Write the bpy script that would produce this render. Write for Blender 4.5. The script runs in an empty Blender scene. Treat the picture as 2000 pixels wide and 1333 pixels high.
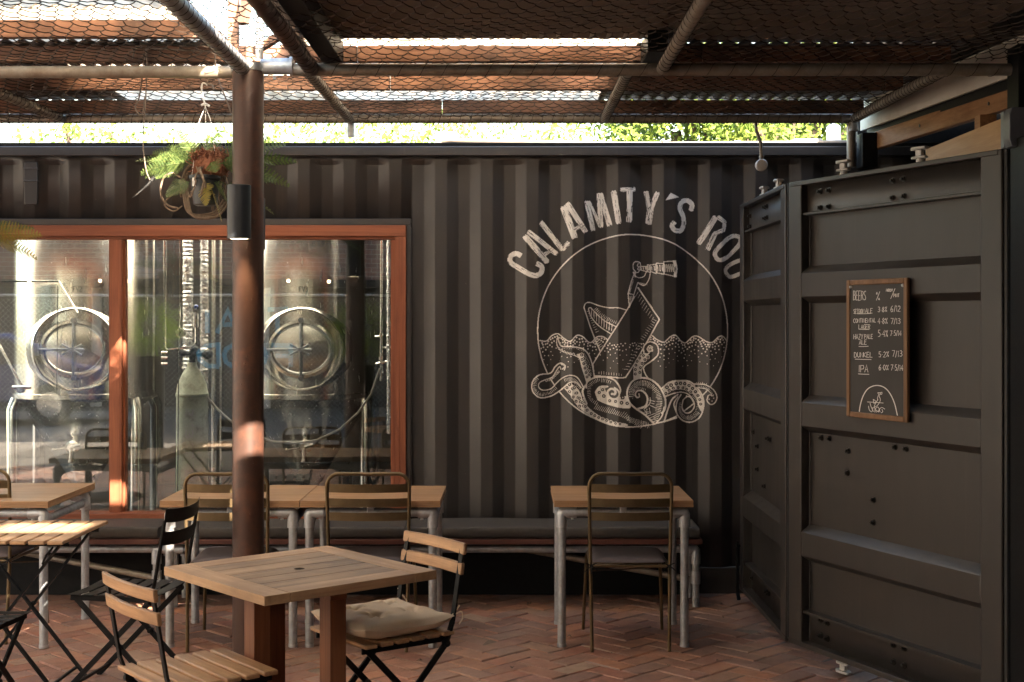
SKY_STRENGTH = .15
SUN_STRENGTH = 5.0
EXPOSURE = 3.45
SUNHOLES = [(.08, .40, 2.66, 3.40), (-.62, -.22, 2.2, 2.64), (-.95, -.5, 4.24, 4.46)]
import bpy, math, random
import numpy as np
from mathutils import Vector, Matrix
random.seed(7)
rng = np.random.default_rng(11)
C = bpy.context.scene.collection
R = math.radians
PI = math.pi
CAMZ = 1.667
def XZ(px, py, Y):
    return ((px - 1000) * Y / 2650.0, CAMZ - (py - 624) * Y / 2650.0)

# ---------------------------------------------------------------- mesh builder
class G:
    def __init__(s):
        s.v = []; s.f = []
    def add(s, vs, fs):
        b = len(s.v)
        s.v += [tuple(p) for p in vs]
        s.f += [tuple(i + b for i in f) for f in fs]
        return s
    def box(s, x0, x1, y0, y1, z0, z1):
        vs = [(x, y, z) for z in (z0, z1) for x, y in ((x0, y0), (x1, y0), (x1, y1), (x0, y1))]
        return s.add(vs, [(3, 2, 1, 0), (4, 5, 6, 7), (0, 1, 5, 4), (1, 2, 6, 5), (2, 3, 7, 6), (3, 0, 4, 7)])
    def obox(s, c, ex, ey, ez, hx, hy, hz):
        c = Vector(c); ex = Vector(ex).normalized(); ey = Vector(ey).normalized(); ez = Vector(ez).normalized()
        vs = [c + ex * hx * a + ey * hy * b + ez * hz * d for d in (-1, 1) for a, b in ((-1, -1), (1, -1), (1, 1), (-1, 1))]
        fs = [(3, 2, 1, 0), (4, 5, 6, 7), (0, 1, 5, 4), (1, 2, 6, 5), (2, 3, 7, 6), (3, 0, 4, 7)]
        if ex.cross(ey).dot(ez) < 0: fs = [f[::-1] for f in fs]
        return s.add(vs, fs)
    def beam(s, p0, p1, w, h, up=(0, 0, 1)):
        p0 = Vector(p0); p1 = Vector(p1); d = (p1 - p0); L = d.length; d.normalize()
        up = Vector(up); side = d.cross(up)
        if side.length < 1e-4: side = d.cross(Vector((0, 1, 0)))
        side.normalize(); u = side.cross(d)
        return s.obox((p0 + p1) / 2, d, side, u, L / 2, w / 2, h / 2)
    def tube(s, pts, r, n=10, closed=False, caps=True):
        P = [Vector(p) for p in pts]; m = len(P)
        rs = r if isinstance(r, (list, tuple)) else [r] * m
        T = []
        for i in range(m):
            if closed: t = P[(i + 1) % m] - P[i - 1]
            elif i == 0: t = P[1] - P[0]
            elif i == m - 1: t = P[-1] - P[-2]
            else: t = (P[i + 1] - P[i]).normalized() + (P[i] - P[i - 1]).normalized()
            if t.length < 1e-9: t = Vector((0, 0, 1))
            T.append(t.normalized())
        a = T[0].orthogonal().normalized(); vs = []
        for i in range(m):
            a = (a - T[i] * a.dot(T[i]))
            if a.length < 1e-6: a = T[i].orthogonal()
            a.normalize(); b = T[i].cross(a)
            for k in range(n):
                an = 2 * PI * k / n
                vs.append(P[i] + (a * math.cos(an) + b * math.sin(an)) * rs[i])
        fs = []
        for i in range(m if closed else m - 1):
            j = (i + 1) % m
            for k in range(n):
                l = (k + 1) % n
                fs.append((i * n + k, i * n + l, j * n + l, j * n + k))
        if caps and not closed:
            fs.append(tuple(range(n - 1, -1, -1))); fs.append(tuple((m - 1) * n + k for k in range(n)))
        return s.add(vs, fs)
    def cyl(s, p0, p1, r, n=16):
        return s.tube([p0, p1], r, n)
    def lathe(s, c, prof, n=32, axis=(0, 0, 1), sx=1.0, sy=1.0):
        ax = Vector(axis).normalized(); c = Vector(c)
        if abs(ax.z) > .99: a = Vector((1, 0, 0)); b = Vector((0, 1, 0)) * (1 if ax.z > 0 else -1)
        else: a = Vector((0, 0, 1)).cross(ax).normalized(); b = ax.cross(a)
        vs = []
        for (r, h) in prof:
            for k in range(n):
                an = 2 * PI * k / n
                vs.append(c + ax * h + a * (math.cos(an) * r * sx) + b * (math.sin(an) * r * sy))
        fs = []
        for i in range(len(prof) - 1):
            for k in range(n):
                l = (k + 1) % n
                fs.append((i * n + k, i * n + l, (i + 1) * n + l, (i + 1) * n + k))
        m = len(prof)
        fs.append(tuple(range(n - 1, -1, -1))); fs.append(tuple((m - 1) * n + k for k in range(n)))
        return s.add(vs, fs)
    def prism(s, poly, o, eu, ev, en, d0, d1):
        """poly in (u,v) extruded from d0 to d1 along en"""
        o = Vector(o); eu = Vector(eu); ev = Vector(ev); en = Vector(en); n = len(poly)
        vs = [o + eu * p[0] + ev * p[1] + en * d0 for p in poly] + [o + eu * p[0] + ev * p[1] + en * d1 for p in poly]
        fs = [tuple(range(n - 1, -1, -1)), tuple(range(n, 2 * n))]
        for k in range(n):
            l = (k + 1) % n; fs.append((k, l, n + l, n + k))
        if eu.cross(ev).dot(en) * (d1 - d0) < 0: fs = [f[::-1] for f in fs]
        # polygon orientation
        A = sum(poly[k][0] * poly[(k + 1) % n][1] - poly[(k + 1) % n][0] * poly[k][1] for k in range(n))
        if A < 0: fs = [f[::-1] for f in fs]
        return s.add(vs, fs)
    def sphere(s, c, r, n=16, m=10, sx=1, sy=1, sz=1):
        c = Vector(c); vs = [c + Vector((0, 0, r * sz))]
        for i in range(1, m):
            t = PI * i / m
            for k in range(n):
                p = 2 * PI * k / n
                vs.append(c + Vector((r * sx * math.sin(t) * math.cos(p), r * sy * math.sin(t) * math.sin(p), r * sz * math.cos(t))))
        vs.append(c - Vector((0, 0, r * sz))); fs = []
        for k in range(n): fs.append((0, 1 + k, 1 + (k + 1) % n))
        for i in range(m - 2):
            for k in range(n):
                l = (k + 1) % n
                fs.append((1 + i * n + k, 1 + (i + 1) * n + k, 1 + (i + 1) * n + l, 1 + i * n + l))
        b = 1 + (m - 2) * n; e = len(vs) - 1
        for k in range(n): fs.append((e, b + (k + 1) % n, b + k))
        return s.add(vs, fs)

MATRIX = {}
def thing(name, label, cat, loc=(0, 0, 0), rz=0.0, group=None):
    o = bpy.data.objects.new(name, None); C.objects.link(o)
    o.empty_display_size = .1
    o.location = loc; o.rotation_euler = (0, 0, rz)
    tag(o, label, cat, group)
    MATRIX[o.name] = Matrix.Translation(loc) @ Matrix.Rotation(rz, 4, 'Z')
    return o
def tag(o, label=None, cat=None, group=None, kind=None):
    if label: o['label'] = label
    if cat: o['category'] = cat
    if group: o['group'] = group
    if kind: o['kind'] = kind
    return o
def obj(name, g, m, parent=None, world=False, bevel=0, sharp=35, origin=True, solid=0):
    v = g.v; me = bpy.data.meshes.new(name)
    loc = None
    if world:
        if parent is not None:
            inv = MATRIX[parent.name].inverted()
            a = np.array(v, dtype=float); i3 = np.array(inv)[:3, :]
            v = (a @ i3[:, :3].T + i3[:, 3]).tolist()
        elif origin:
            a = np.array(v); lo = a.min(0); hi = a.max(0)
            loc = ((lo[0] + hi[0]) / 2, (lo[1] + hi[1]) / 2, lo[2]); v = (a - np.array(loc)).tolist()
    me.from_pydata(v, [], g.f); me.validate(); me.update()
    me.polygons.foreach_set('use_smooth', [True] * len(me.polygons))
    try: me.set_sharp_from_angle(angle=R(sharp))
    except Exception: pass
    o = bpy.data.objects.new(name, me); C.objects.link(o)
    if m is not None: me.materials.append(m)
    if loc: o.location = loc
    if parent is not None:
        o.parent = parent; MATRIX[o.name] = MATRIX[parent.name]
    else:
        MATRIX[o.name] = Matrix.Translation(loc or (0, 0, 0))
    if solid:
        md = o.modifiers.new('Solid', 'SOLIDIFY'); md.thickness = solid; md.offset = 0
    if bevel:
        md = o.modifiers.new('Bevel', 'BEVEL'); md.width = bevel; md.segments = 2; md.limit_method = 'ANGLE'; md.angle_limit = R(40)
        md.harden_normals = False
    return o
def struct(name, g, m, **k):
    o = obj(name, g, m, world=True, **k); o['kind'] = 'structure'; return o
def kids(o): return [c for c in bpy.data.objects if c.parent == o]
def copy_tree(o, loc=None, rz=None, label=None, parent=None):
    c = o.copy(); C.objects.link(c)
    if parent is not None: c.parent = parent
    for ch in kids(o): copy_tree(ch, parent=c)
    if loc is not None: c.location = loc
    if rz is not None: c.rotation_euler = (0, 0, rz)
    if label: c['label'] = label
    return c

# ---------------------------------------------------------------- materials
class NT:
    def __init__(s, name):
        m = bpy.data.materials.new(name); m.use_nodes = True; s.m = m
        s.n = m.node_tree.nodes; s.l = m.node_tree.links; s.n.clear()
        s.out = s.n.new('ShaderNodeOutputMaterial')
    def new(s, t, **kw):
        n = s.n.new('ShaderNode' + t)
        for k, v in kw.items(): setattr(n, k, v)
        return n
    def set(s, n, **kw):
        for k, v in kw.items(): n.inputs[k.replace('_', ' ')].default_value = v
        return n
    def link(s, a, b): s.l.new(a, b)
    def math(s, op, a, b=None, c=None, clamp=False):
        n = s.new('Math', operation=op, use_clamp=clamp)
        for i, x in enumerate((a, b, c)):
            if x is None: continue
            if isinstance(x, (int, float)): n.inputs[i].default_value = x
            else: s.link(x, n.inputs[i])
        return n.outputs[0]
    def mix(s, f, a, b, blend='MIX'):
        n = s.new('Mix', data_type='RGBA', blend_type=blend)
        for i, x in ((0, f), (6, a), (7, b)):
            if isinstance(x, (int, float)): n.inputs[i].default_value = x
            elif isinstance(x, (tuple, list)): n.inputs[i].default_value = (x[0], x[1], x[2], 1)
            else: s.link(x, n.inputs[i])
        return n.outputs[2]
    def noise(s, vec, scale=5, detail=4, rough=.55, dist=0):
        n = s.new('TexNoise'); n.inputs['Scale'].default_value = scale; n.inputs['Detail'].default_value = detail
        n.inputs['Roughness'].default_value = rough; n.inputs['Distortion'].default_value = dist
        if vec is not None: s.link(vec, n.inputs['Vector'])
        return n.outputs['Fac']
    def ramp(s, f, stops):
        n = s.new('ValToRGB'); e = n.color_ramp.elements
        while len(e) < len(stops): e.new(.5)
        for i, (p, c) in enumerate(stops):
            e[i].position = p; e[i].color = (c[0], c[1], c[2], 1) if isinstance(c, (tuple, list)) else (c, c, c, 1)
        s.link(f, n.inputs[0]); return n.outputs[0]
    def coords(s, scale=(1, 1, 1), island=0.0, kind='Object'):
        tc = s.new('TexCoord'); mp = s.new('Mapping'); mp.inputs['Scale'].default_value = scale
        s.link(tc.outputs[kind], mp.inputs['Vector'])
        if island:
            ge = s.new('NewGeometry'); cb = s.new('CombineXYZ')
            for i, k in enumerate((37.0, 91.0, 53.0)):
                s.link(s.math('MULTIPLY', ge.outputs['Random Per Island'], k * island), cb.inputs[i])
            s.link(cb.outputs[0], mp.inputs['Location'])
        return mp.outputs[0]

def pmat(name, c1, c2=None, rough=.6, rvar=.1, metal=0, scale=8, bump=.1, bscale=None, grime=None, gscale=3, gamt=.5, spec=.5, ivar=0, vec=(1, 1, 1), bdist=.003, coat=0):
    t = NT(name); c2 = c2 or tuple(x * .75 for x in c1)
    v = t.coords(vec, island=1.0 if ivar else 0)
    n1 = t.noise(v, scale, 6, .6)
    col = t.mix(t.ramp(n1, [(.32, 0), (.68, 1)]), c1, c2)
    if grime:
        g1 = t.noise(t.coords((1, 1, 1)), gscale, 8, .7)
        col = t.mix(t.math('MULTIPLY', t.ramp(g1, [(.5, 0), (.72, 1)]), gamt), col, grime)
    if ivar:
        ge = t.new('NewGeometry'); hs = t.new('HueSaturation')
        t.link(t.math('ADD', t.math('MULTIPLY', ge.outputs['Random Per Island'], ivar), 1 - ivar / 2), hs.inputs['Value'])
        t.link(col, hs.inputs['Color']); col = hs.outputs[0]
    b = t.new('BsdfPrincipled'); t.link(col, b.inputs['Base Color'])
    b.inputs['Metallic'].default_value = metal; b.inputs['Specular IOR Level'].default_value = spec
    n2 = t.noise(v, (bscale or scale * 4), 5, .6)
    t.link(t.math('ADD', t.math('MULTIPLY', n2, rvar * 2), rough - rvar, clamp=True), b.inputs['Roughness'])
    if coat: b.inputs['Coat Weight'].default_value = coat
    if bump:
        bp = t.new('Bump'); bp.inputs['Strength'].default_value = bump; bp.inputs['Distance'].default_value = bdist
        t.link(n2, bp.inputs['Height']); t.link(bp.outputs[0], b.inputs['Normal'])
    t.link(b.outputs[0], t.out.inputs[0]); return t.m

def wood(name, c1, c2, axis=0, rough=.55, ivar=.35, worn=None, ring=26, wamt=.5, bump=.25, spec=.4):
    t = NT(name); sc = [ring, ring, ring]; sc[axis] = 1.6
    v = t.coords(tuple(sc), island=1.0)
    n = t.noise(v, 1.0, 6, .62, .6)
    sc2 = [140, 140, 140]; sc2[axis] = 5
    n3 = t.noise(t.coords(tuple(sc2), island=1.0), 1.0, 3, .6)
    f = t.math('ADD', t.math('MULTIPLY', n, .75), t.math('MULTIPLY', n3, .25))
    col = t.mix(t.ramp(f, [(.36, 0), (.62, 1)]), c1, c2)
    if worn:
        g = t.noise(t.coords((1, 1, 1)), 3.5, 7, .65)
        col = t.mix(t.math('MULTIPLY', t.ramp(g, [(.42, 0), (.62, 1)]), wamt), col, worn)
    ge = t.new('NewGeometry'); hs = t.new('HueSaturation')
    t.link(t.math('ADD', t.math('MULTIPLY', ge.outputs['Random Per Island'], ivar), 1 - ivar / 2), hs.inputs['Value'])
    t.link(col, hs.inputs['Color'])
    b = t.new('BsdfPrincipled'); t.link(hs.outputs[0], b.inputs['Base Color']); b.inputs['Specular IOR Level'].default_value = spec
    t.link(t.math('ADD', t.math('MULTIPLY', f, .3), rough - .12), b.inputs['Roughness'])
    bp = t.new('Bump'); bp.inputs['Strength'].default_value = bump; bp.inputs['Distance'].default_value = .0015
    t.link(f, bp.inputs['Height']); t.link(bp.outputs[0], b.inputs['Normal'])
    t.link(b.outputs[0], t.out.inputs[0]); return t.m

def glassmat():
    t = NT('window_glass'); tr = t.new('BsdfTransparent'); gl = t.new('BsdfGlossy'); gl.inputs['Roughness'].default_value = 0.0
    tr.inputs[0].default_value = (.93, .95, .93, 1)
    fr = t.new('Fresnel'); fr.inputs['IOR'].default_value = 2.0
    bp = t.new('Bump'); bp.inputs['Strength'].default_value = .05; bp.inputs['Distance'].default_value = .02
    t.link(t.noise(t.coords(), 1.3, 1, .4), bp.inputs['Height']); t.link(bp.outputs[0], gl.inputs['Normal'])
    mx = t.new('MixShader'); t.link(fr.outputs[0], mx.inputs[0]); t.link(tr.outputs[0], mx.inputs[1]); t.link(gl.outputs[0], mx.inputs[2])
    t.link(mx.outputs[0], t.out.inputs[0]); return t.m
def leafmat(name, c1, c2, tl=.4):
    t = NT(name); ge = t.new('NewGeometry')
    col = t.mix(ge.outputs['Random Per Island'], c1, c2)
    d = t.new('BsdfPrincipled'); d.inputs['Roughness'].default_value = .5; t.link(col, d.inputs['Base Color'])
    tr = t.new('BsdfTranslucent'); t.link(col, tr.inputs[0])
    mx = t.new('MixShader'); mx.inputs[0].default_value = tl
    t.link(d.outputs[0], mx.inputs[1]); t.link(tr.outputs[0], mx.inputs[2]); t.link(mx.outputs[0], t.out.inputs[0]); return t.m
def emit(name, col, s):
    t = NT(name); e = t.new('Emission'); e.inputs[0].default_value = (*col, 1); e.inputs[1].default_value = s
    t.link(e.outputs[0], t.out.inputs[0]); return t.m

def paintmat(name, c1, c2, wear=1.0):
    """satin container paint: rolled-on texture, dust, faint vertical runs"""
    t = NT(name); v = t.coords()
    a = t.noise(v, 2.2, 7, .6); b_ = t.noise(t.coords((9, 9, .8)), 1.5, 5, .6)
    f = t.math('ADD', t.math('MULTIPLY', a, .6), t.math('MULTIPLY', b_, .4))
    col = t.mix(t.ramp(f, [(.35, 0), (.65, 1)]), c1, c2)
    sp = t.noise(v, 55, 3, .7)
    col = t.mix(t.math('MULTIPLY', t.ramp(sp, [(.69, 0), (.74, 1)]), .35 * wear), col, (.2, .17, .14))
    dst = t.noise(t.coords((1.2, 1.2, .35)), 1.7, 7, .7); col = t.mix(t.math('MULTIPLY', t.ramp(dst, [(.48, 0), (.72, 1)]), .22 * wear), col, (.10, .088, .075))
    run = t.noise(t.coords((26, 26, .5)), 1.0, 4, .6); col = t.mix(t.math('MULTIPLY', t.ramp(run, [(.65, 0), (.70, 1)]), .12 * wear), col, (.12, .10, .08))
    ch = t.noise(v, 24, 5, .75); col = t.mix(t.ramp(ch, [(.735, 0), (.75, 1)]), col, (.20, .10, .055))
    b = t.new('BsdfPrincipled'); t.link(col, b.inputs['Base Color'])
    t.link(t.math('ADD', t.math('MULTIPLY', f, .3), .26), b.inputs['Roughness'])
    bp = t.new('Bump'); bp.inputs['Strength'].default_value = .12; bp.inputs['Distance'].default_value = .004
    h = t.math('ADD', t.math('MULTIPLY', t.noise(v, 160, 2, .5), .25), t.math('MULTIPLY', t.noise(v, 3.5, 3, .5), 1.6))
    t.link(h, bp.inputs['Height']); t.link(bp.outputs[0], b.inputs['Normal'])
    t.link(b.outputs[0], t.out.inputs[0]); return t.m

M = {}
M['paint'] = paintmat('dark_container_paint', (.043, .0385, .0365), (.034, .031, .030))
M['paint2'] = paintmat('dark_door_paint', (.038, .0325, .0285), (.030, .0265, .024), .5)
M['inner'] = pmat('inner_wall', (.05, .047, .042), (.035, .033, .03), .6)
M['redwood'] = wood('red_timber_x', (.27, .088, .04), (.17, .05, .025), 0, .5, .12)
M['redwoodz'] = wood('red_timber_z', (.27, .088, .04), (.17, .05, .025), 2, .5, .12)
M['benchwood'] = wood('dark_red_board', (.12, .045, .032), (.08, .03, .022), 0, .5, .12)
M['purlin'] = wood('orange_timber', (.25, .135, .085), (.13, .066, .044), 0, .7, .6, worn=(.06, .036, .027), wamt=.9)
M['brownbeam'] = wood('brown_beam', (.34, .17, .075), (.21, .095, .04), 1, .6, .1)
M['plywall'] = wood('plywood_panel', (.55, .33, .16), (.44, .25, .115), 1, .6, .05)
M['ply'] = wood('ply_tabletop', (.40, .235, .12), (.31, .175, .085), 0, .42, .1, worn=(.25, .155, .09), wamt=.6, ring=14)
M['teak'] = wood('weathered_slats', (.42, .27, .155), (.28, .17, .095), 0, .5, .3, worn=(.19, .12, .075), wamt=.6)
M['plank'] = wood('grey_worn_planks', (.35, .235, .145), (.21, .14, .088), 0, .55, .4, worn=(.14, .10, .07), wamt=.7)
M['teaky'] = wood('weathered_border', (.44, .28, .155), (.31, .185, .10), 1, .5, .2, worn=(.21, .135, .08), wamt=.6)
M['acacia'] = wood('oiled_slats', (.46, .275, .14), (.29, .155, .075), 0, .45, .5, worn=(.20, .125, .075), wamt=.55)
M['acaciay'] = wood('oiled_table_slats', (.50, .32, .18), (.36, .21, .115), 1, .5, .4, worn=(.24, .16, .10), wamt=.5)
M['pedestal'] = wood('red_pedestal', (.22, .088, .038), (.13, .048, .024), 2, .5, .15)
M['boardframe'] = wood('board_frame_wood', (.24, .13, .06), (.15, .075, .034), 2, .5, .1)
M['galv'] = pmat('galvanised_pipe', (.48, .50, .52), (.33, .345, .36), .48, .12, .6, 30, .15, 60, grime=(.2, .17, .14), gscale=9, gamt=.5)
M['fit'] = pmat('galvanised_fitting', (.54, .56, .58), (.42, .44, .46), .42, .1, .6, 60, .2, 120)
M['roofitem'] = pmat('sunlit_roof_fitting', (.13, .11, .09), (.09, .075, .06), .6, .05, 0, 14, .1)
M['camm'] = pmat('pale_zinc', (.62, .61, .58), (.48, .47, .45), .5, .08, .1, 30, .1)
M['oldpipe'] = pmat('aged_pipe', (.34, .31, .26), (.24, .20, .16), .55, .1, .6, 20, .1, grime=(.16, .09, .05), gscale=6, gamt=.6)
M['netwire'] = pmat('rusty_wire', (.022, .016, .013), (.05, .033, .023), .7, .1, .3, 40, 0)
M['rust'] = pmat('rusty_post_steel', (.072, .037, .027), (.045, .026, .021), .42, .08, .25, 5, .12, 40, grime=(.17, .06, .03), gscale=4, gamt=.7, vec=(1, 1, .35))
M['bronze'] = pmat('bronze_frame', (.15, .105, .055), (.115, .08, .042), .38, .08, .75, 20, .04)
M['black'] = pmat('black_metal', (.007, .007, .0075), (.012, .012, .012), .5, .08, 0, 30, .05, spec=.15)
M['gblack'] = pmat('black_lamp', (.018, .022, .028), (.022, .026, .032), .35, .06, .2, 30, .03)
M['boltm'] = pmat('painted_bolt', (.02, .018, .016), (.035, .03, .026), .35, .05, .4, 50, 0)
M['pad'] = pmat('mauve_pad', (.145, .125, .135), (.125, .108, .118), .75, .05, 0, 60, .3, 500)
M['palepad'] = pmat('pale_pad', (.55, .53, .50), (.45, .43, .41), .8, .05, 0, 14, .3, 300)
M['beige'] = pmat('beige_canvas', (.74, .61, .45), (.66, .54, .40), .85, .05, 0, 9, .35, 420)
M['cushion'] = pmat('mesh_bench_fabric', (.062, .053, .045), (.045, .039, .034), .7, .05, 0, 40, .4, 260)
M['board'] = pmat('chalkboard_black', (.026, .024, .021), (.045, .04, .036), .65, .08, 0, 5, .03)
M['chalk'] = pmat('chalk_white', (.78, .76, .72), (.66, .64, .6), .9, .05, 0, 90, .2)
M['mural'] = pmat('mural_white_paint', (.90, .87, .82), (.74, .71, .66), .8, .06, 0, 26, .1, grime=(.45, .42, .39), gscale=30, gamt=.4)
M['steel'] = pmat('brushed_stainless', (.86, .83, .77), (.72, .69, .63), .24, .1, 1, 3, .05, 40, vec=(1, 1, .15))
M['steelb'] = pmat('bright_stainless', (.80, .79, .76), (.7, .69, .66), .16, .05, 1, 20, .02)
M['foil'] = pmat('crinkled_foil', (.82, .82, .80), (.6, .6, .6), .25, .08, 1, 30, 1.0, 45, bdist=.01)
M['sage'] = pmat('sage_cylinder_paint', (.52, .56, .44), (.46, .50, .39), .45, .08, 0, 6, .05, grime=(.14, .11, .08), gscale=14, gamt=.7)
M['fascia'] = pmat('white_fascia_paint', (.62, .58, .52), (.5, .46, .40), .5, .08, 0, 2, .02, grime=(.35, .24, .15), gscale=3, gamt=.6)
M['rubber'] = pmat('black_rubber', (.02, .02, .02), None, .6)
M['hose'] = pmat('grey_hose', (.35, .33, .30), None, .4)
M['tubeg'] = pmat('brown_irrigation_tube', (.14, .105, .08), None, .5)
M['white'] = pmat('white_plastic', (.8, .8, .78), None, .4)
M['bouncewall'] = pmat('bounce_render', (.30, .275, .25), (.26, .24, .22), .9, .03, 0, 2, .1)  # pale surface of the added wall that bounces sunlight from the left
M['fibre'] = pmat('fibre_ceiling_board', (.19, .155, .125), (.14, .115, .09), .7, .05, 0, 2, .03)
M['sheetmetal'] = pmat('grey_roof_sheet', (.17, .18, .20), (.12, .125, .14), .5, .08, .5, 3, .03)
M['root'] = pmat('dry_roots', (.21, .155, .115), (.11, .08, .055), .8, .05, 0, 40, .3)
M['rootr'] = pmat('red_root_fibre', (.25, .095, .045), (.15, .055, .03), .8, .05, 0, 40, .3)
M['potm'] = pmat('dark_plant_pot', (.03, .037, .042), (.045, .052, .058), .4, .08, 0, 8, .05)
M['frond'] = leafmat('fern_leaf', (.05, .10, .03), (.125, .165, .045), .3)
M['frondy'] = leafmat('yellow_fern_leaf', (.30, .21, .04), (.20, .20, .045), .35)
M['tleaf'] = leafmat('tree_leaf', (.10, .17, .03), (.20, .26, .05), .45)
M['bush'] = leafmat('bush_leaf', (.07, .13, .018), (.17, .25, .035), .35)
M['bark'] = pmat('tree_bark', (.12, .09, .07), (.07, .05, .04), .9, .05, 0, 12, .6)
M['glass'] = glassmat()
M['skylight'] = None
def skymat():
    t = NT('cloudy_polycarbonate'); v = t.coords((1, 1, 1))
    n = t.noise(v, 2.0, 6, .65); col = t.mix(t.ramp(n, [(.35, 0), (.7, 1)]), (.84, .80, .74), (.56, .50, .42))
    tr = t.new('BsdfTranslucent'); t.link(col, tr.inputs[0]); d = t.new('BsdfDiffuse'); t.link(col, d.inputs[0])
    mx = t.new('MixShader'); mx.inputs[0].default_value = .25
    t.link(tr.outputs[0], mx.inputs[1]); t.link(d.outputs[0], mx.inputs[2]); t.link(mx.outputs[0], t.out.inputs[0]); return t.m
M['skylight'] = skymat()
def diffmat():
    t = NT('white_diffuser'); tr = t.new('BsdfTranslucent'); tr.inputs[0].default_value = (.92, .89, .83, 1); t.link(tr.outputs[0], t.out.inputs[0]); return t.m
M['diffuser'] = diffmat()
def brickmat():
    t = NT('paving_brick'); ge = t.new('NewGeometry'); v = t.coords()
    r = ge.outputs['Random Per Island']
    col = t.ramp(r, [(0, (.15, .085, .068)), (.2, (.34, .135, .085)), (.36, (.22, .145, .125)), (.5, (.37, .165, .10)), (.66, (.18, .11, .092)), (.88, (.42, .18, .10)), (.955, (.27, .14, .09)), (.985, (.36, .25, .18))])
    n = t.noise(v, 9, 8, .7); col = t.mix(t.math('MULTIPLY', t.ramp(n, [(.42, 0), (.68, 1)]), .6), col, (.13, .085, .065)); nb = t.noise(v, 1.6, 6, .7); col = t.mix(t.math('MULTIPLY', t.ramp(nb, [(.45, 0), (.65, 1)]), .5), col, (.36, .25, .19))
    n5 = t.noise(v, 60, 4, .7); col = t.mix(t.math('MULTIPLY', t.ramp(n5, [(.60, 0), (.72, 1)]), .45), col, (.30, .21, .16))
    b = t.new('BsdfPrincipled'); t.link(col, b.inputs['Base Color'])
    t.link(t.math('ADD', t.math('MULTIPLY', n, .3), .5), b.inputs['Roughness'])
    bp = t.new('Bump'); bp.inputs['Strength'].default_value = .6; bp.inputs['Distance'].default_value = .006
    t.link(t.noise(v, 38, 6, .65), bp.inputs['Height']); t.link(bp.outputs[0], b.inputs['Normal'])
    t.link(b.outputs[0], t.out.inputs[0]); return t.m
M['brick'] = brickmat()
M['dirt'] = pmat('joint_dirt', (.15, .115, .09), (.24, .185, .145), .95, .03, 0, 30, .5, 90)
M['concrete'] = pmat('street_concrete', (.25, .225, .20), (.20, .18, .16), .9, .04, 0, 3, .4, 60)
M['darkpave'] = pmat('darkened_paving', (.13, .115, .10), (.09, .08, .07), .9, .04, 0, 3, .4, 60)
M['asphalt'] = pmat('street_asphalt', (.06, .058, .055), (.045, .043, .042), .9, .04, 0, 6, .4, 120)
def wallbrick():
    t = NT('facade_brick'); v = t.coords((1, 1, 1))
    sw = t.new('SeparateXYZ'); t.link(v, sw.inputs[0]); cb = t.new('CombineXYZ')
    t.link(sw.outputs[0], cb.inputs[0]); t.link(sw.outputs[2], cb.inputs[1])
    br = t.new('TexBrick'); t.link(cb.outputs[0], br.inputs['Vector'])
    br.inputs['Scale'].default_value = 1; br.inputs['Brick Width'].default_value = .24; br.inputs['Row Height'].default_value = .086
    br.inputs['Mortar Size'].default_value = .007
    br.inputs['Color1'].default_value = (.24, .095, .06, 1); br.inputs['Color2'].default_value = (.12, .058, .045, 1); br.inputs['Mortar'].default_value = (.30, .26, .22, 1)
    n = t.noise(v, 1.2, 6, .7); col = t.mix(t.math('MULTIPLY', t.ramp(n, [(.56, 0), (.62, 1)]), .5), br.outputs[0], (.55, .5, .45))
    b = t.new('BsdfPrincipled'); t.link(col, b.inputs['Base Color']); b.inputs['Roughness'].default_value = .9
    t.link(b.outputs[0], t.out.inputs[0]); return t.m
M['wallbrick'] = wallbrick()
M['carblue'] = pmat('blue_car_paint', (.02, .05, .20), (.02, .045, .18), .25, .02, .3, 5, 0, coat=.8)
M['carglass'] = pmat('dark_glass', (.02, .025, .03), None, .08, .02)
M['signblue'] = pmat('blue_sign_letters', (.10, .42, .62), None, .4)
M['lamp'] = emit('warm_lamp_lens', (1, .75, .45), 2.0)
M['bulb'] = emit('warm_bulb', (1, .72, .38), 6)

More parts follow.
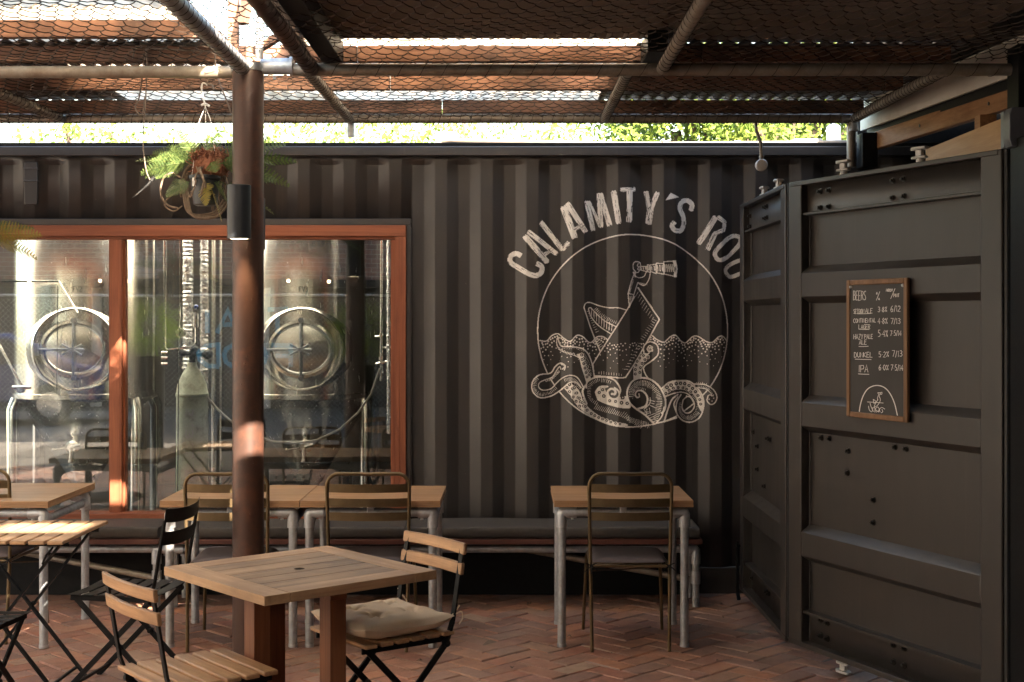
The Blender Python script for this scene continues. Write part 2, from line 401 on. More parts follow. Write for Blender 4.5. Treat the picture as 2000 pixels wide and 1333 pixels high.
# ---------------------------------------------------------------- stroke font
GL = {
'A': [[(0, 0), (.5, 1), (1, 0)], [(.2, .38), (.82, .38)]],
'B': [[(0, 0), (0, 1), (.7, .95), (.8, .74), (.6, .55), (0, .52)], [(.6, .55), (1, .33), (.8, .05), (0, 0)]],
'C': [[(1, .85), (.6, 1), (.15, .8), (0, .5), (.15, .15), (.6, 0), (1, .15)]],
'D': [[(0, 0), (0, 1), (.6, .93), (1, .6), (.95, .3), (.6, .04), (0, 0)]],
'E': [[(1, 1), (0, 1), (0, 0), (1, 0)], [(0, .52), (.8, .52)]],
'F': [[(1, 1), (0, 1), (0, 0)], [(0, .52), (.8, .52)]],
'G': [[(1, .85), (.6, 1), (.1, .8), (0, .5), (.1, .15), (.6, 0), (1, .2), (1, .45), (.55, .45)]],
'H': [[(0, 0), (0, 1)], [(1, 0), (1, 1)], [(0, .5), (1, .5)]],
'I': [[(.5, 0), (.5, 1)]],
'K': [[(0, 0), (0, 1)], [(1, 1), (0, .45), (1, 0)]],
'L': [[(0, 1), (0, 0), (1, 0)]],
'M': [[(0, 0), (.1, 1), (.5, .3), (.9, 1), (1, 0)]],
'N': [[(0, 0), (0, 1), (1, 0), (1, 1)]],
'O': [[(.5, 1), (.1, .8), (0, .5), (.1, .2), (.5, 0), (.9, .2), (1, .5), (.9, .8), (.5, 1)]],
'P': [[(0, 0), (0, 1), (.8, .95), (1, .75), (.8, .5), (0, .46)]],
'R': [[(0, 0), (0, 1), (.8, .95), (.95, .75), (.7, .53), (0, .5)], [(.4, .5), (1, 0)]],
'S': [[(1, .88), (.6, 1), (.1, .88), (.1, .65), (.6, .5), (.95, .3), (.8, .05), (.4, 0), (0, .12)]],
'T': [[(0, 1), (1, 1)], [(.5, 1), (.5, 0)]],
'U': [[(0, 1), (.05, .2), (.5, 0), (.95, .2), (1, 1)]],
'V': [[(0, 1), (.5, 0), (1, 1)]],
'Y': [[(0, 1), (.5, .5), (1, 1)], [(.5, .5), (.4, 0)]],
'Z': [[(0, 1), (1, 1), (0, 0), (1, 0)]],
'0': [[(.5, 1), (.1, .75), (.1, .25), (.5, 0), (.9, .25), (.9, .75), (.5, 1)]],
'1': [[(.3, .8), (.55, 1), (.55, 0)]],
'2': [[(.05, .8), (.4, 1), (.85, .85), (.8, .55), (0, 0), (1, 0)]],
'3': [[(.05, .9), (.5, 1), (.9, .8), (.7, .58), (.35, .52), (.8, .42), (.95, .2), (.6, 0), (0, .08)]],
'4': [[(.75, 0), (.75, 1), (0, .35), (1, .35)]],
'5': [[(.95, 1), (.2, 1), (.15, .58), (.6, .6), (.95, .35), (.7, .03), (0, .05)]],
'6': [[(.8, 1), (.3, .75), (.05, .35), (.3, 0), (.75, .05), (.9, .35), (.55, .52), (.12, .35)]],
'7': [[(0, 1), (1, 1), (.4, 0)]],
'8': [[(.5, .53), (.1, .75), (.5, 1), (.9, .75), (.5, .53), (0, .25), (.5, 0), (1, .25), (.5, .53)]],
'%': [[(.9, 1), (.1, 0)], [(.2, .95), (.05, .75), (.3, .7), (.2, .95)], [(.8, .3), (.65, .1), (.9, .05), (.8, .3)]],
'/': [[(.9, 1.05), (.1, -.1)]], '.': [[(.4, .42), (.6, .42)]], ' ': [],
}
def text_strokes(txt, x0, y0, x1, y1, jit=.03, slant=0.0, seed=1):
    """strokes filling the box; y0 = baseline (may exceed y1 for image coordinates)"""
    rr = random.Random(seed); n = len(txt)
    wd = [(.35 if c in 'I1.' else (.55 if c in '/ ' else 1.0)) for c in txt]; gap = .28
    tot = sum(wd) + gap * (n - 1); u = (x1 - x0) / tot; x = x0; res = []
    for c, w in zip(txt, wd):
        dy = rr.uniform(-jit, jit)
        for st in GL.get(c, []):
            res.append([(x + (px * (w if c not in 'I1.' else 1) - (0 if c not in 'I1.' else .32)) * u + rr.uniform(-jit, jit) * u * .6 + slant * py * u,
                         y0 + (py + dy + rr.uniform(-jit, jit) * .6) * (y1 - y0)) for px, py in st])
        x += (w + gap) * u
    return res
def ribbon(g, pts, w, fn):
    """flat stroke: pts 2D, fn maps (x,y)->3D"""
    P = [Vector((p[0], p[1])) for p in pts]
    L = []; Rr = []
    for i, p in enumerate(P):
        a = P[i] - P[i - 1] if i else P[1] - P[0]
        b = P[i + 1] - P[i] if i < len(P) - 1 else a
        if a.length > 0: a = a.normalized()
        if b.length > 0: b = b.normalized()
        t = a + b
        if t.length < .3: t = Vector((-a.y, a.x)) + a * .01
        t.normalize(); n = Vector((-t.y, t.x)); k = min(1.6, 1 / max(.35, abs(n.dot(Vector((-a.y, a.x))))))
        L.append(p + n * w / 2 * k); Rr.append(p - n * w / 2 * k)
    m = len(P); vs = [fn(q.x, q.y) for q in L] + [fn(q.x, q.y) for q in Rr]
    g.add(vs, [(i, m + i, m + i + 1, i + 1) for i in range(m - 1)])
# ================================================================ ground, street, sky
g = G(); g.box(-60, 60, -60, 80, -.30, -.02); struct('ground', g, M['asphalt'])
g = G(); g.box(-16, -6.21, -8.2, 9.5, -.017, -.0125); struct('bounce_pavement', g, M['concrete'])  # unseen pale slab added on the left to bounce sunlight in
g = G(); g.box(-6.2, 6, -3, 1.1, -.017, -.0125); struct('paved_yard', g, M['darkpave'])  # unseen yard, colour darkened to cut the glare mirrored in the panes
g = G(); g.box(-6.2, 4.2, 1.11, 8.6, -.018, -.0052); struct('paving_bed', g, M['dirt'])
g = G(); W = .1175; ca, sa = math.cos(R(45)), math.sin(R(45))
for i in range(-75, 76):
    for j in range(-75, 76):
        k = (i - j) % 4
        if k not in (0, 3): continue
        x0, y0 = i * W, j * W
        x1, y1 = (x0 + 2 * W, y0 + W) if k == 0 else (x0 + W, y0 + 2 * W)
        cx, cy = (x0 + x1) / 2, (y0 + y1) / 2
        X = cx * ca - cy * sa - .4; Y = cx * sa + cy * ca + 5.2
        if not (-5.6 < X < 3.6 and 1.2 < Y < 8.4): continue
        jn = .0018 + random.uniform(0, .0022); e = .005
        hz = random.gauss(0, .0017); tx = random.gauss(0, .006); ty = random.gauss(0, .006)
        rot = random.gauss(0, .018); cr, sr = math.cos(rot), math.sin(rot)
        hx, hy = (x1 - x0) / 2 - jn, (y1 - y0) / 2 - jn
        vs = []
        for (ins, z) in ((e, 0), (0, -.005), (0, -.012)):
            for a, b in ((-1, -1), (1, -1), (1, 1), (-1, 1)):
                lx, ly = a * (hx - ins), b * (hy - ins)
                px, py = cx + lx * cr - ly * sr, cy + lx * sr + ly * cr
                vs.append((px * ca - py * sa - .4, px * sa + py * ca + 5.2, z + hz + lx * tx + ly * ty))
        fs = [(0, 1, 2, 3)] + [(a + 4 + q, a + 4 + (q + 1) % 4, a + (q + 1) % 4, a + q) for a in (0, 4) for q in range(4)]
        g.add(vs, fs)
struct('brick_paving', g, M['brick'], sharp=25)

w = bpy.data.worlds.new('World'); bpy.context.scene.world = w; w.use_nodes = True
nt = w.node_tree; nt.nodes.clear(); ob = nt.nodes.new('ShaderNodeOutputWorld'); bg = nt.nodes.new('ShaderNodeBackground')
sk = nt.nodes.new('ShaderNodeTexSky'); sk.sky_type = 'NISHITA'; sk.sun_disc = False
SUN = Vector((.35, -.75, .46)).normalized()
sk.sun_elevation = math.asin(SUN.z); sk.sun_rotation = math.atan2(SUN.x, SUN.y)
sk.air_density = 1.6; sk.dust_density = 4; sk.ozone_density = .6
bg.inputs[1].default_value = SKY_STRENGTH
nt.links.new(sk.outputs[0], bg.inputs[0]); nt.links.new(bg.outputs[0], ob.inputs[0])
ld = bpy.data.lights.new('sun', 'SUN'); ld.energy = SUN_STRENGTH; ld.angle = R(.5); ld.color = (1, .85, .68)
lo = bpy.data.objects.new('sun', ld); C.objects.link(lo); lo.rotation_euler = SUN.to_track_quat('Z', 'Y').to_euler(); lo.location = (3, -6, 6)

# ================================================================ long corrugated container with the window
YO, YI = 8.237, 8.273
PIT = .278
def phase(X): return (X + .3956) % PIT
def prof(X):
    p = phase(X)
    if p < .068: return YO + (YI - YO) * p / .068
    if p < .138: return YI
    if p < .206: return YI - (YI - YO) * (p - .138) / .068
    return YO
def folds(a, b):
    r = [a]; k = math.floor((a + .3956) / PIT) - 1
    while True:
        for d in (0, .068, .138, .206):
            x = k * PIT + d - .3956
            if x > b - 1e-6:
                r.append(b); return r
            if x > a + 1e-6: r.append(x)
        k += 1
CT = thing('brewery_container', 'long dark brown corrugated shipping container holding the brewery window and painted mural', 'container', (-1.6, 8.25, 0))
g = G(); xf = folds(-5.4, 2.6)[1:-1]; xs = sorted(set([-5.4, 2.6, -.612] + [x + d for x in xf for d in (-.010, -.004, 0, .004, .010) if abs(x + d + .612) > .002]))
def profr(x):
    m = min(abs(x - q) for q in xf)
    return prof(x) if m > 1e-4 else (prof(x - .004) + prof(x + .004) + 2 * prof(x)) / 4
zs = [.16, .50, 2.27, 2.608, 2.628, 2.66]; n = len(xs); vs = []
for r, z in enumerate(zs):
    k = (0, 0, 0, 0, .45, 1)[r]; vs += [(x, profr(x) * (1 - k) + (YO - .002) * k, z) for x in xs]
g.add(vs, [(r * n + i, r * n + i + 1, (r + 1) * n + i + 1, (r + 1) * n + i) for r in range(5) for i in range(n - 1) if not (r == 1 and xs[i] < -.6121)])
obj('corrugated_side', g, M['paint'], CT, world=True, solid=.002, sharp=20)
g = G(); g.box(-5.4, 2.6, 8.195, 8.30, 2.655, 2.712)
obj('top_rail', g, M['paint'], CT, world=True, bevel=.005)
g = G(); g.box(-5.4, 2.6, 8.215, 8.33, 2.7125, 2.737)
obj('roof_lip', g, M['black'], CT, world=True, bevel=.003)
g = G(); g.box(-5.4, 2.6, 8.245, 8.30, .0, .158)
obj('bottom_rail', g, M['paint'], CT, world=True, bevel=.006)
g = G(); g.box(-5.4, 2.6, 8.34, 8.42, 2.66, 2.70); g.box(-5.4, 2.6, 9.55, 10.75, 2.66, 2.70); g.box(-.9, 2.6, 8.421, 9.549, 2.66, 2.70)
obj('roof', g, M['inner'], CT, world=True)
g = G(); g.box(-5.4, -.91, 8.42, 9.55, 2.672, 2.678)  # unseen roof opening with a diffuser, added to brighten the tanks
obj('fill_diffuser', g, M['diffuser'], CT, world=True)
g = G(); g.box(-5.4, 1.12, 8.19, 8.196, .004, .335)  # black sheet standing in for the shade under the bench
obj('bench_shade_panel', g, M['black'], CT, world=True)
g = G(); g.box(-5.4, 2.6, 8.31, 10.75, .06, .14); g.box(-5.4, 2.6, 10.70, 10.75, .141, 2.659); g.box(1.2, 1.26, 8.31, 10.699, .141, 2.659)
obj('inner_shell', g, M['inner'], CT, world=True)
# dust-bitten flashing round the window
g = G(); g.box(-5.4, -.612, 8.222, 8.285, 2.238, 2.276); g.box(-.640, -.612, 8.222, 8.285, .49, 2.238)
obj('window_flashing', g, M['paint'], CT, world=True, bevel=.003)
# little vent moulded near the left end
vx = XZ(58, 0, 8.2)[0]
g = G(); g.box(vx - .04, vx + .04, 8.215, 8.24, 2.36, 2.62); g.box(vx - .045, vx + .045, 8.212, 8.241, 2.50, 2.51); g.box(vx - .045, vx + .045, 8.212, 8.241, 2.575, 2.585)
obj('vent_cover', g, M['paint'], CT, world=True, bevel=.015)

for X in ((1174 - 1000) / 321.7, (1353 - 1000) / 321.7, (985 - 1000) / 321.7):
    g = G(); zz_ = np.arange(.35, 2.6, .012); g.tube([(X, prof(X) - .0012, z) for z in zz_], [.0011 + random.uniform(0, .0006) for _ in zz_], 5)
    obj('weld_seam', g, M['paint'], CT, world=True)
# window
WN = thing('brewery_window', 'wide red timber framed window looking into the brewery', 'window', (-3.0, 8.24, .5))
g = G(); g.box(-5.4, -.642, 8.198, 8.29, 2.168, 2.236)
g.box(-5.4, -.70, 8.215, 8.285, 2.150, 2.168)
obj('head', g, M['redwood'], WN, world=True, bevel=.003)
g = G(); g.box(-.705, -.642, 8.200, 8.292, .50, 2.167); g.box(-.735, -.705, 8.222, 8.288, .50, 2.149); g.box(-.682, -.679, 8.196, 8.200, .5, 2.16)
obj('jamb', g, M['redwoodz'], WN, world=True, bevel=.003)
g = G(); g.box(-2.432, -2.360, 8.200, 8.288, .50, 2.149); g.box(-2.446, -2.432, 8.232, 8.286, .50, 2.149); g.box(-2.360, -2.346, 8.232, 8.286, .50, 2.149)
g.box(-2.372, -2.369, 8.197, 8.200, .5, 2.149)
obj('mullion', g, M['redwoodz'], WN, world=True, bevel=.003)
g = G(); g.box(-5.4, -.642, 8.14, 8.294, .455, .499)
obj('sill', g, M['redwood'], WN, world=True, bevel=.004)
g = G(); g.box(-2.346, -.735, 8.262, 8.266, .499, 2.150); obj('pane', g, M['glass'], WN, world=True)
g = G(); g.box(-5.4, -2.446, 8.262, 8.266, .499, 2.150); obj('pane', g, M['glass'], WN, world=True)

# ================================================================ brewery interior
def tank(name, label, cx, cy, mx, txt):
    t = thing(name, label, 'tank', (cx, cy, .14), 0, 'steel fermenting tanks behind the window')
    g = G(); r = .46
    g.lathe((cx, cy, 0), [(r, 1.13), (r + .012, 1.135), (r + .012, 1.165), (r, 1.17), (r, 2.25), (.44, 2.33), (.3, 2.42), (.1, 2.46)], 64)
    obj('body', g, M['steel'], t, world=True)
    g = G(); g.lathe((cx, cy, 0), [(.045, .40), (.045, .47), (.06, .50), (.44, 1.12), (.455, 1.128)], 64)
    obj('cone', g, M['steel'], t, world=True)
    for dx, dy in ((-.42, -.2), (.42, -.2), (.42, .3), (-.42, .3)):
        g = G(); g.tube([(cx + dx, cy + dy, .17), (cx + dx, cy + dy, 1.05), (cx + dx * .95, cy + dy * .9, 1.12)], .045, 20)
        g.lathe((cx + dx, cy + dy, 0), [(.07, .141), (.07, .155), (.03, .17)], 20)
        obj('leg', g, M['steelb'], t, world=True)
    mz = 1.47; fy = cy - .50
    ax = Vector((mx - cx, -.50, 0)).normalized()
    c0 = Vector((cx, cy, mz))
    g = G(); g.lathe(c0, [(.33, .34), (.305, .39), (.285, .44), (.275, .468), (.268, .475), (.259, .472), (.255, .455), (.253, .40), (.10, .395)], 64, ax)
    obj('manway_collar', g, M['steel'], t, world=True)
    g = G(); g.lathe(c0, [(.215, .40), (.222, .46), (.225, .485), (.218, .498), (.200, .50), (.196, .49), (.17, .488)], 64, ax, 1.0, .87)
    obj('manway_ring', g, M['steelb'], t, world=True)
    g = G(); g.lathe(c0, [(.188, .47), (.19, .496), (.185, .502), (.179, .497), (.14, .505), (.08, .511), (.01, .513)], 64, ax, 1.0, .85)
    d = obj('manway_door', g, M['steel'], t, world=True)
    side = Vector((0, 0, 1)).cross(ax).normalized(); up = Vector((0, 0, 1)); c1 = c0 + ax * .56
    g = G(); g.tube([c1 + up * .185 - ax * .03, c1 + up * .1, c1 - up * .1, c1 - up * .185 - ax * .03], .008, 8)
    g.tube([c1 - side * .235 - ax * .03, c1 - side * .1, c1 + side * .07], .007, 8)
    g.cyl(c1 - ax * .05, c1 + ax * .05, .014, 12)
    for a in (35, 145):
        dd = side * math.cos(R(a)) + up * math.sin(R(a)) * .8
        g.tube([c1 - dd * .075 + ax * .04, c1 + dd * .075 + ax * .04], .0065, 8)
    g.obox(c1 - side * .235 - ax * .04, side, ax, up, .012, .03, .04); g.obox(c1 + up * .19 - ax * .04, side, ax, up, .015, .03, .014); g.obox(c1 - up * .19 - ax * .04, side, ax, up, .012, .03, .014)
    obj('door_clamp', g, M['galv'], t, world=True)
    # sample valve on the cone
    v0 = Vector((cx + .02, cy - .27, .81))
    g = G(); g.cyl(v0 + Vector((0, .1, 0)), v0 + Vector((0, -.07, 0)), .028, 20); g.lathe(v0, [(.04, .03), (.048, .035), (.048, .05), (.03, .055)], 20, (0, -1, 0))
    g.cyl(v0 + Vector((0, -.06, 0)), v0 + Vector((0, -.06, -.09)), .018, 14); g.tube([v0 + Vector((0, -.06, 0)), v0 + Vector((-.11, -.08, -.015))], .006, 8)
    g.sphere(v0 + Vector((-.115, -.08, -.015)), .011, 10, 8); g.cyl(v0 + Vector((.0, -.06, 0)), v0 + Vector((.06, -.06, .02)), .014, 12)
    g.lathe(v0 + Vector((0, -.06, -.09)), [(.024, -.01), (.024, .006), (.015, .01)], 16)
    obj('sample_valve', g, M['steelb'], t, world=True)
    # marker lettering on the shell
    g = G(); zc = XZ(0, 566, cy - .47)[1]; xm = mx - cx
    def onshell(u, v):
        a = u / r; return (cx + (r + .0015) * math.sin(a), cy - (r + .0015) * math.cos(a), v)
    for st in text_strokes(txt, xm - .02, zc - .012, xm + .035, zc + .02, .06, 0, 3): ribbon(g, st, .0035, onshell)
    if g.v: obj('marker_lettering', g, M['black'], t, world=True)
    return t
tank('fermenter_tank', 'stainless fermenter behind the left pane with oval hatch marked FV2', -2.97, 9.42, -2.88, 'FV2')
tank('fermenter_tank', 'stainless fermenter with oval hatch right of the rusty post, behind the right pane', -1.41, 9.42, -1.385, 'FV3')

cx, cz = XZ(375, 0, 8.72)[0], 0
t = thing('gas_cylinder', 'sage green gas cylinder with numbers painted down its side', 'gas cylinder', (cx, 8.72, .14))
g = G(); g.lathe((cx, 8.72, 0), [(.096, .145), (.1, .16), (.1, 1.17), (.104, 1.175), (.104, 1.19), (.1, 1.195), (.092, 1.25), (.06, 1.32), (.03, 1.365), (.028, 1.39)], 40)
obj('bottle', g, M['sage'], t, world=True)
g = G(); g.cyl((cx, 8.72, 1.385), (cx, 8.72, 1.46), .018, 14); g.tube([(cx - .05, 8.72, 1.45), (cx + .1, 8.70, 1.44)], .015, 12)
g.sphere((cx + .02, 8.69, 1.47), .03, 14, 10); g.sphere((cx + .11, 8.69, 1.44), .033, 14, 10); g.cyl((cx - .07, 8.72, 1.45), (cx - .04, 8.72, 1.45), .02, 12)
obj('regulator', g, M['rubber'], t, world=True)
def onbot(u, v):
    a = u / .1; return (cx + .1012 * math.sin(a), 8.72 - .1012 * math.cos(a), v)
g = G()
for txt, zz0, zz1 in (('13', 1.00, .91), ('17', .88, .79), ('72', .76, .67), ('2', 1.10, 1.05)):
    for st in text_strokes(txt, zz0, 0, zz1, .045, .03, 0, 5):
        ribbon(g, [(q[1] - .015, q[0]) for q in st], .006, onbot)
obj('painted_numbers', g, M['palepad'], t, world=True)

def singlething(name, label, cat, g, m, group=None, **k):
    o = obj(name, g, m, world=True, **k); tag(o, label, cat, group); return o
def crinkle(x, y, z0, z1, r):
    pts = []; rs = []; z = z0; k = 0
    while z <= z1:
        pts.append((x + random.uniform(-.002, .002), y, z)); rs.append(r * (1 + (.09 if k % 2 else -.05) + random.uniform(-.05, .05))); z += .014; k += 1
    return G().tube(pts, rs, 18)
x1 = XZ(367, 0, 9.05)[0]; x2 = XZ(399, 0, 9.05)[0]
singlething('insulated_duct', 'wrinkled silver foil duct directly above the gas cylinder', 'duct', crinkle(x1, 9.05, .6, 2.6, .034), M['foil'], 'foil ducts in the brewery')
singlething('insulated_duct', 'wrinkled silver foil duct nearest the rusty post on its left', 'duct', crinkle(x2, 9.05, .5, 2.6, .028), M['foil'], 'foil ducts in the brewery')
x3 = XZ(761, 0, 8.75)[0]
singlething('insulated_duct', 'silver foil duct end hanging beside the right window jamb', 'duct', crinkle(x3, 8.75, .93, 2.6, .02), M['foil'], 'foil ducts in the brewery')
def P2(px, py, Y): x, z = XZ(px, py, Y); return (x, Y, z)
g = G(); g.tube([P2(352, 470, 8.6), P2(352, 560, 8.6), P2(349, 720, 8.6), P2(347, 960, 8.6)], .0045, 8)
singlething('thin_steel_rod', 'thin bright vertical rod left of the gas cylinder', 'pipe', g, M['steelb'])
g = G(); g.tube([P2(322, 470, 8.9), P2(322, 678, 8.9), P2(326, 684, 8.9), P2(375, 678, 8.9), P2(383, 670, 8.9), P2(383, 610, 8.9)], .009, 10)
g.cyl(P2(383, 640, 8.9), P2(383, 612, 8.9), .018, 14)
for py in (690, 700, 712): g.cyl(P2(316, py, 8.9), P2(328, py, 8.9), .014, 12)
t = singlething('sight_glass_pipe', 'bent steel pipe with sight glass behind the left of the post', 'pipe', g, M['steelb'])
gx = G(); gx.sphere(P2(383, 600, 8.9), .017, 12, 8); ch = obj('ball_knob', gx, M['carblue'], t, world=True)
g = G(); c = Vector(P2(353, 651, 8.62)); g.lathe(c, [(.028, -.012), (.031, -.008), (.031, .012), (.027, .014)], 28, (0, -1, 0))
t = singlething('pressure_gauge', 'small round pressure gauge left of the gas cylinder valve', 'gauge', g, M['steelb'])
g = G(); g.lathe(c, [(.026, .0145), (.026, .0155)], 28, (0, -1, 0)); obj('dial', g, M['white'], t, world=True)
g = G(); g.obox(c + Vector((.004, -.017, .006)), (.5, 0, .8), (0, 1, 0), (-.8, 0, .5), .012, .0005, .0015); obj('needle', g, M['black'], t, world=True)
g = G(); g.tube([P2(746, 470, 8.8), P2(745, 745, 8.8)], .011, 12)
for py in (655, 700, 725): g.lathe(P2(745, py, 8.8), [(.018, -.01), (.018, .01)], 16)
g.tube([P2(745, 680, 8.8), P2(768, 680, 8.8)], .008, 10); g.cyl(P2(732, 658, 8.8), P2(745, 658, 8.8), .008, 10); g.cyl(P2(735, 712, 8.8), P2(760, 706, 8.8), .012, 10)
singlething('valve_pipe', 'vertical steel pipe with valves beside the right window jamb', 'pipe', g, M['steelb'])
g = G()
hp = [(386, 735), (400, 770), (425, 800), (450, 822), (490, 848), (530, 862), (575, 866), (620, 860), (665, 838), (700, 806), (725, 770), (742, 720)]
g.tube([P2(a, b, 8.72) for a, b in hp], .0075, 8)
singlething('gas_hose', 'grey hose looping down between gas cylinder and valve pipe', 'hose', g, M['hose'])
g = G(); g.tube([P2(-20, 640, 8.7), P2(48, 765, 8.7)], .009, 10); g.lathe(P2(40, 762, 8.7), [(.018, -.02), (.024, 0), (.018, .02)], 20, (0, -1, 0)); g.cyl(P2(25, 757, 8.7), P2(60, 757, 8.68), .012, 10)
singlething('drain_fitting', 'steel pipe and clamp fitting at the lower left of the left pane', 'pipe fitting', g, M['steelb'])
g = G(); g.tube([P2(-10, 550, 8.9), P2(115, 550, 8.9), P2(152, 612, 8.8)], .006, 8); g.tube([P2(113, 560, 8.85), P2(111, 770, 8.85)], .004, 8)
singlething('cleaning_arm_pipe', 'thin bright angled pipe in front of the tank marked FV2', 'pipe', g, M['steelb'])
for k, (px, Y, rr) in enumerate(((418, 9.9, .02), (432, 9.9, .014), (300, 9.95, .016))):
    g = G(); X = XZ(px, 0, Y)[0]; g.tube([(X, Y, .14), (X, Y, 2.6)], rr, 12)
    singlething('riser_pipe', ['wide steel riser just left of the post', 'narrow steel riser touching the post edge', 'steel riser beside the left mullion at the back'][k], 'pipe', g, M['steelb'], 'risers at the back of the brewery')

# ================================================================ mural, rasterised in wall coordinates and laid on the corrugation
PX0, PX1, PY0, PY1, RES = 975.0, 1500.0, 350.0, 850.0, .8
nx = int((PX1 - PX0) / RES); ny = int((PY1 - PY0) / RES)
IM = np.zeros((ny, nx), dtype=np.uint8)
gx_ = PX0 + (np.arange(nx) + .5) * RES; gy_ = PY0 + (np.arange(ny) + .5) * RES
def seg(p, q, w0, w1, val):
    m = max(w0, w1) / 2 + 1
    i0 = max(0, int((min(p[0], q[0]) - m - PX0) / RES)); i1 = min(nx, int((max(p[0], q[0]) + m - PX0) / RES) + 2)
    j0 = max(0, int((min(p[1], q[1]) - m - PY0) / RES)); j1 = min(ny, int((max(p[1], q[1]) + m - PY0) / RES) + 2)
    if i1 <= i0 or j1 <= j0: return
    X, Y = np.meshgrid(gx_[i0:i1], gy_[j0:j1]); dx, dy = q[0] - p[0], q[1] - p[1]; L = dx * dx + dy * dy + 1e-9
    t = np.clip(((X - p[0]) * dx + (Y - p[1]) * dy) / L, 0, 1)
    d = np.hypot(X - p[0] - t * dx, Y - p[1] - t * dy); ww = (w0 + (w1 - w0) * t) / 2
    IM[j0:j1, i0:i1][d < ww] = val
def smooth(pts, k=6, closed=False):
    P = [np.array(p, float) for p in pts]; n = len(P); out = []
    rng_ = range(n if closed else n - 1)
    for i in rng_:
        if closed: a, b, c, d = P[(i - 1) % n], P[i], P[(i + 1) % n], P[(i + 2) % n]
        else: a, b, c, d = P[max(i - 1, 0)], P[i], P[i + 1], P[min(i + 2, n - 1)]
        for s_ in range(k):
            t = s_ / k
            out.append(tuple(.5 * ((2 * b) + (-a + c) * t + (2 * a - 5 * b + 4 * c - d) * t * t + (-a + 3 * b - 3 * c + d) * t ** 3)))
    out.append(tuple(P[0] if closed else P[-1])); return out
def stroke(pts, w, val=1, w2=None, sm=True, closed=False):
    if sm and len(pts) > 2: pts = smooth(pts, 6, closed)
    elif closed: pts = list(pts) + [pts[0]]
    n = len(pts) - 1; w2 = w if w2 is None else w2
    for i in range(n):
        a = w + (w2 - w) * i / n; b = w + (w2 - w) * (i + 1) / n
        seg(pts[i], pts[i + 1], a, b, val)
def fill(pts, val, sm=False):
    if sm: pts = smooth(pts, 6, True)[:-1]
    xs = [p[0] for p in pts]; ys = [p[1] for p in pts]
    i0 = max(0, int((min(xs) - PX0) / RES)); i1 = min(nx, int((max(xs) - PX0) / RES) + 2)
    j0 = max(0, int((min(ys) - PY0) / RES)); j1 = min(ny, int((max(ys) - PY0) / RES) + 2)
    X, Y = np.meshgrid(gx_[i0:i1], gy_[j0:j1]); ins = np.zeros(X.shape, bool); n = len(pts)
    for a in range(n):
        x0, y0 = pts[a]; x1, y1 = pts[(a + 1) % n]
        if y0 == y1: continue
        c = ((y0 > Y) != (y1 > Y)) & (X < (x1 - x0) * (Y - y0) / (y1 - y0) + x0); ins ^= c
    IM[j0:j1, i0:i1][ins] = val
A1 = lambda l: [(960 + x / 4.0, 340 + y / 4.0) for x, y in l]
B1 = lambda l: [(1000 + x / 4.444, 580 + y / 4.444) for x, y in l]
KB = 1 / 4.444
def ticks(pts, side, ln, sp, w, sm=True, off=6, lean=0.0):
    """short hatches beside a path given in B coordinates"""
    P = smooth(pts, 8) if sm else pts; acc = 0
    P = [(a[0] + (b[0] - a[0]) * k / 10, a[1] + (b[1] - a[1]) * k / 10) for a, b in zip(P, P[1:]) for k in range(10)] + [P[-1]]
    for i in range(len(P) - 1):
        dx, dy = P[i + 1][0] - P[i][0], P[i + 1][1] - P[i][1]; L = math.hypot(dx, dy)
        if L < 1e-6: continue
        acc += L
        if acc >= sp:
            acc = 0; nx_, ny_ = -dy / L * side, dx / L * side; l = ln * random.uniform(.7, 1.1); tx, ty = dx / L * lean * l, dy / L * lean * l
            stroke(B1([(P[i][0] + nx_ * off, P[i][1] + ny_ * off), (P[i][0] + nx_ * (off + l) + tx, P[i][1] + ny_ * (off + l) + ty)]), w * KB, 1, w * KB * .5, sm=False)
def suckers(pts, r0, r1, sp, white=True):
    P = smooth(pts, 10); acc = sp; n = len(P)
    for i in range(n - 1):
        L = math.hypot(P[i + 1][0] - P[i][0], P[i + 1][1] - P[i][1]); acc += L; r = r0 + (r1 - r0) * i / n
        if acc >= sp * (r / r0 if r0 > r1 else 1) * .99:
            acc = 0; p = B1([P[i]])[0]
            seg(p, p, (r * 2 + 9) * KB, (r * 2 + 9) * KB, 1); seg(p, p, r * 2 * KB, r * 2 * KB, 0); seg(p, p, r * .7 * KB, r * .7 * KB, 1)
# circle
cir = [(1236 + 186 * math.cos(a), 646 + 188 * math.sin(a)) for a in np.linspace(0, 2 * PI, 90, endpoint=False)]
stroke(cir, 2.5, closed=True, sm=False)
# letters
LT = []
def lt(pts, w, w2=None, sm=False): LT.append((A1(pts), w / 4.0, (w2 or w) / 4.0, sm))
lt([(232, 640), (190, 620), (148, 645), (150, 690), (200, 725), (280, 775), (345, 795), (388, 770), (392, 725), (352, 700)], 36, sm=True)
lt([(258, 485), (440, 690)], 42); lt([(285, 450), (512, 625)], 34); lt([(400, 640), (470, 588)], 26)
lt([(385, 375), (555, 590)], 36); lt([(553, 592), (608, 532)], 32)
lt([(560, 250), (652, 502)], 46); lt([(590, 228), (738, 455)], 38); lt([(640, 440), (706, 402)], 26)
lt([(742, 212), (797, 440)], 36); lt([(760, 212), (856, 412)], 24); lt([(842, 150), (858, 412)], 34); lt([(852, 150), (926, 402)], 38)
lt([(955, 132), (995, 388)], 40); lt([(1008, 126), (1126, 118)], 30); lt([(1080, 128), (1076, 376)], 42)
lt([(1210, 132), (1240, 275)], 34); lt([(1300, 142), (1250, 270)], 34); lt([(1246, 262), (1230, 390)], 46)
lt([(1562, 285), (1572, 238), (1535, 205), (1488, 220), (1474, 270), (1500, 330), (1504, 400), (1475, 445), (1430, 438), (1410, 405), (1430, 375)], 34, sm=True)
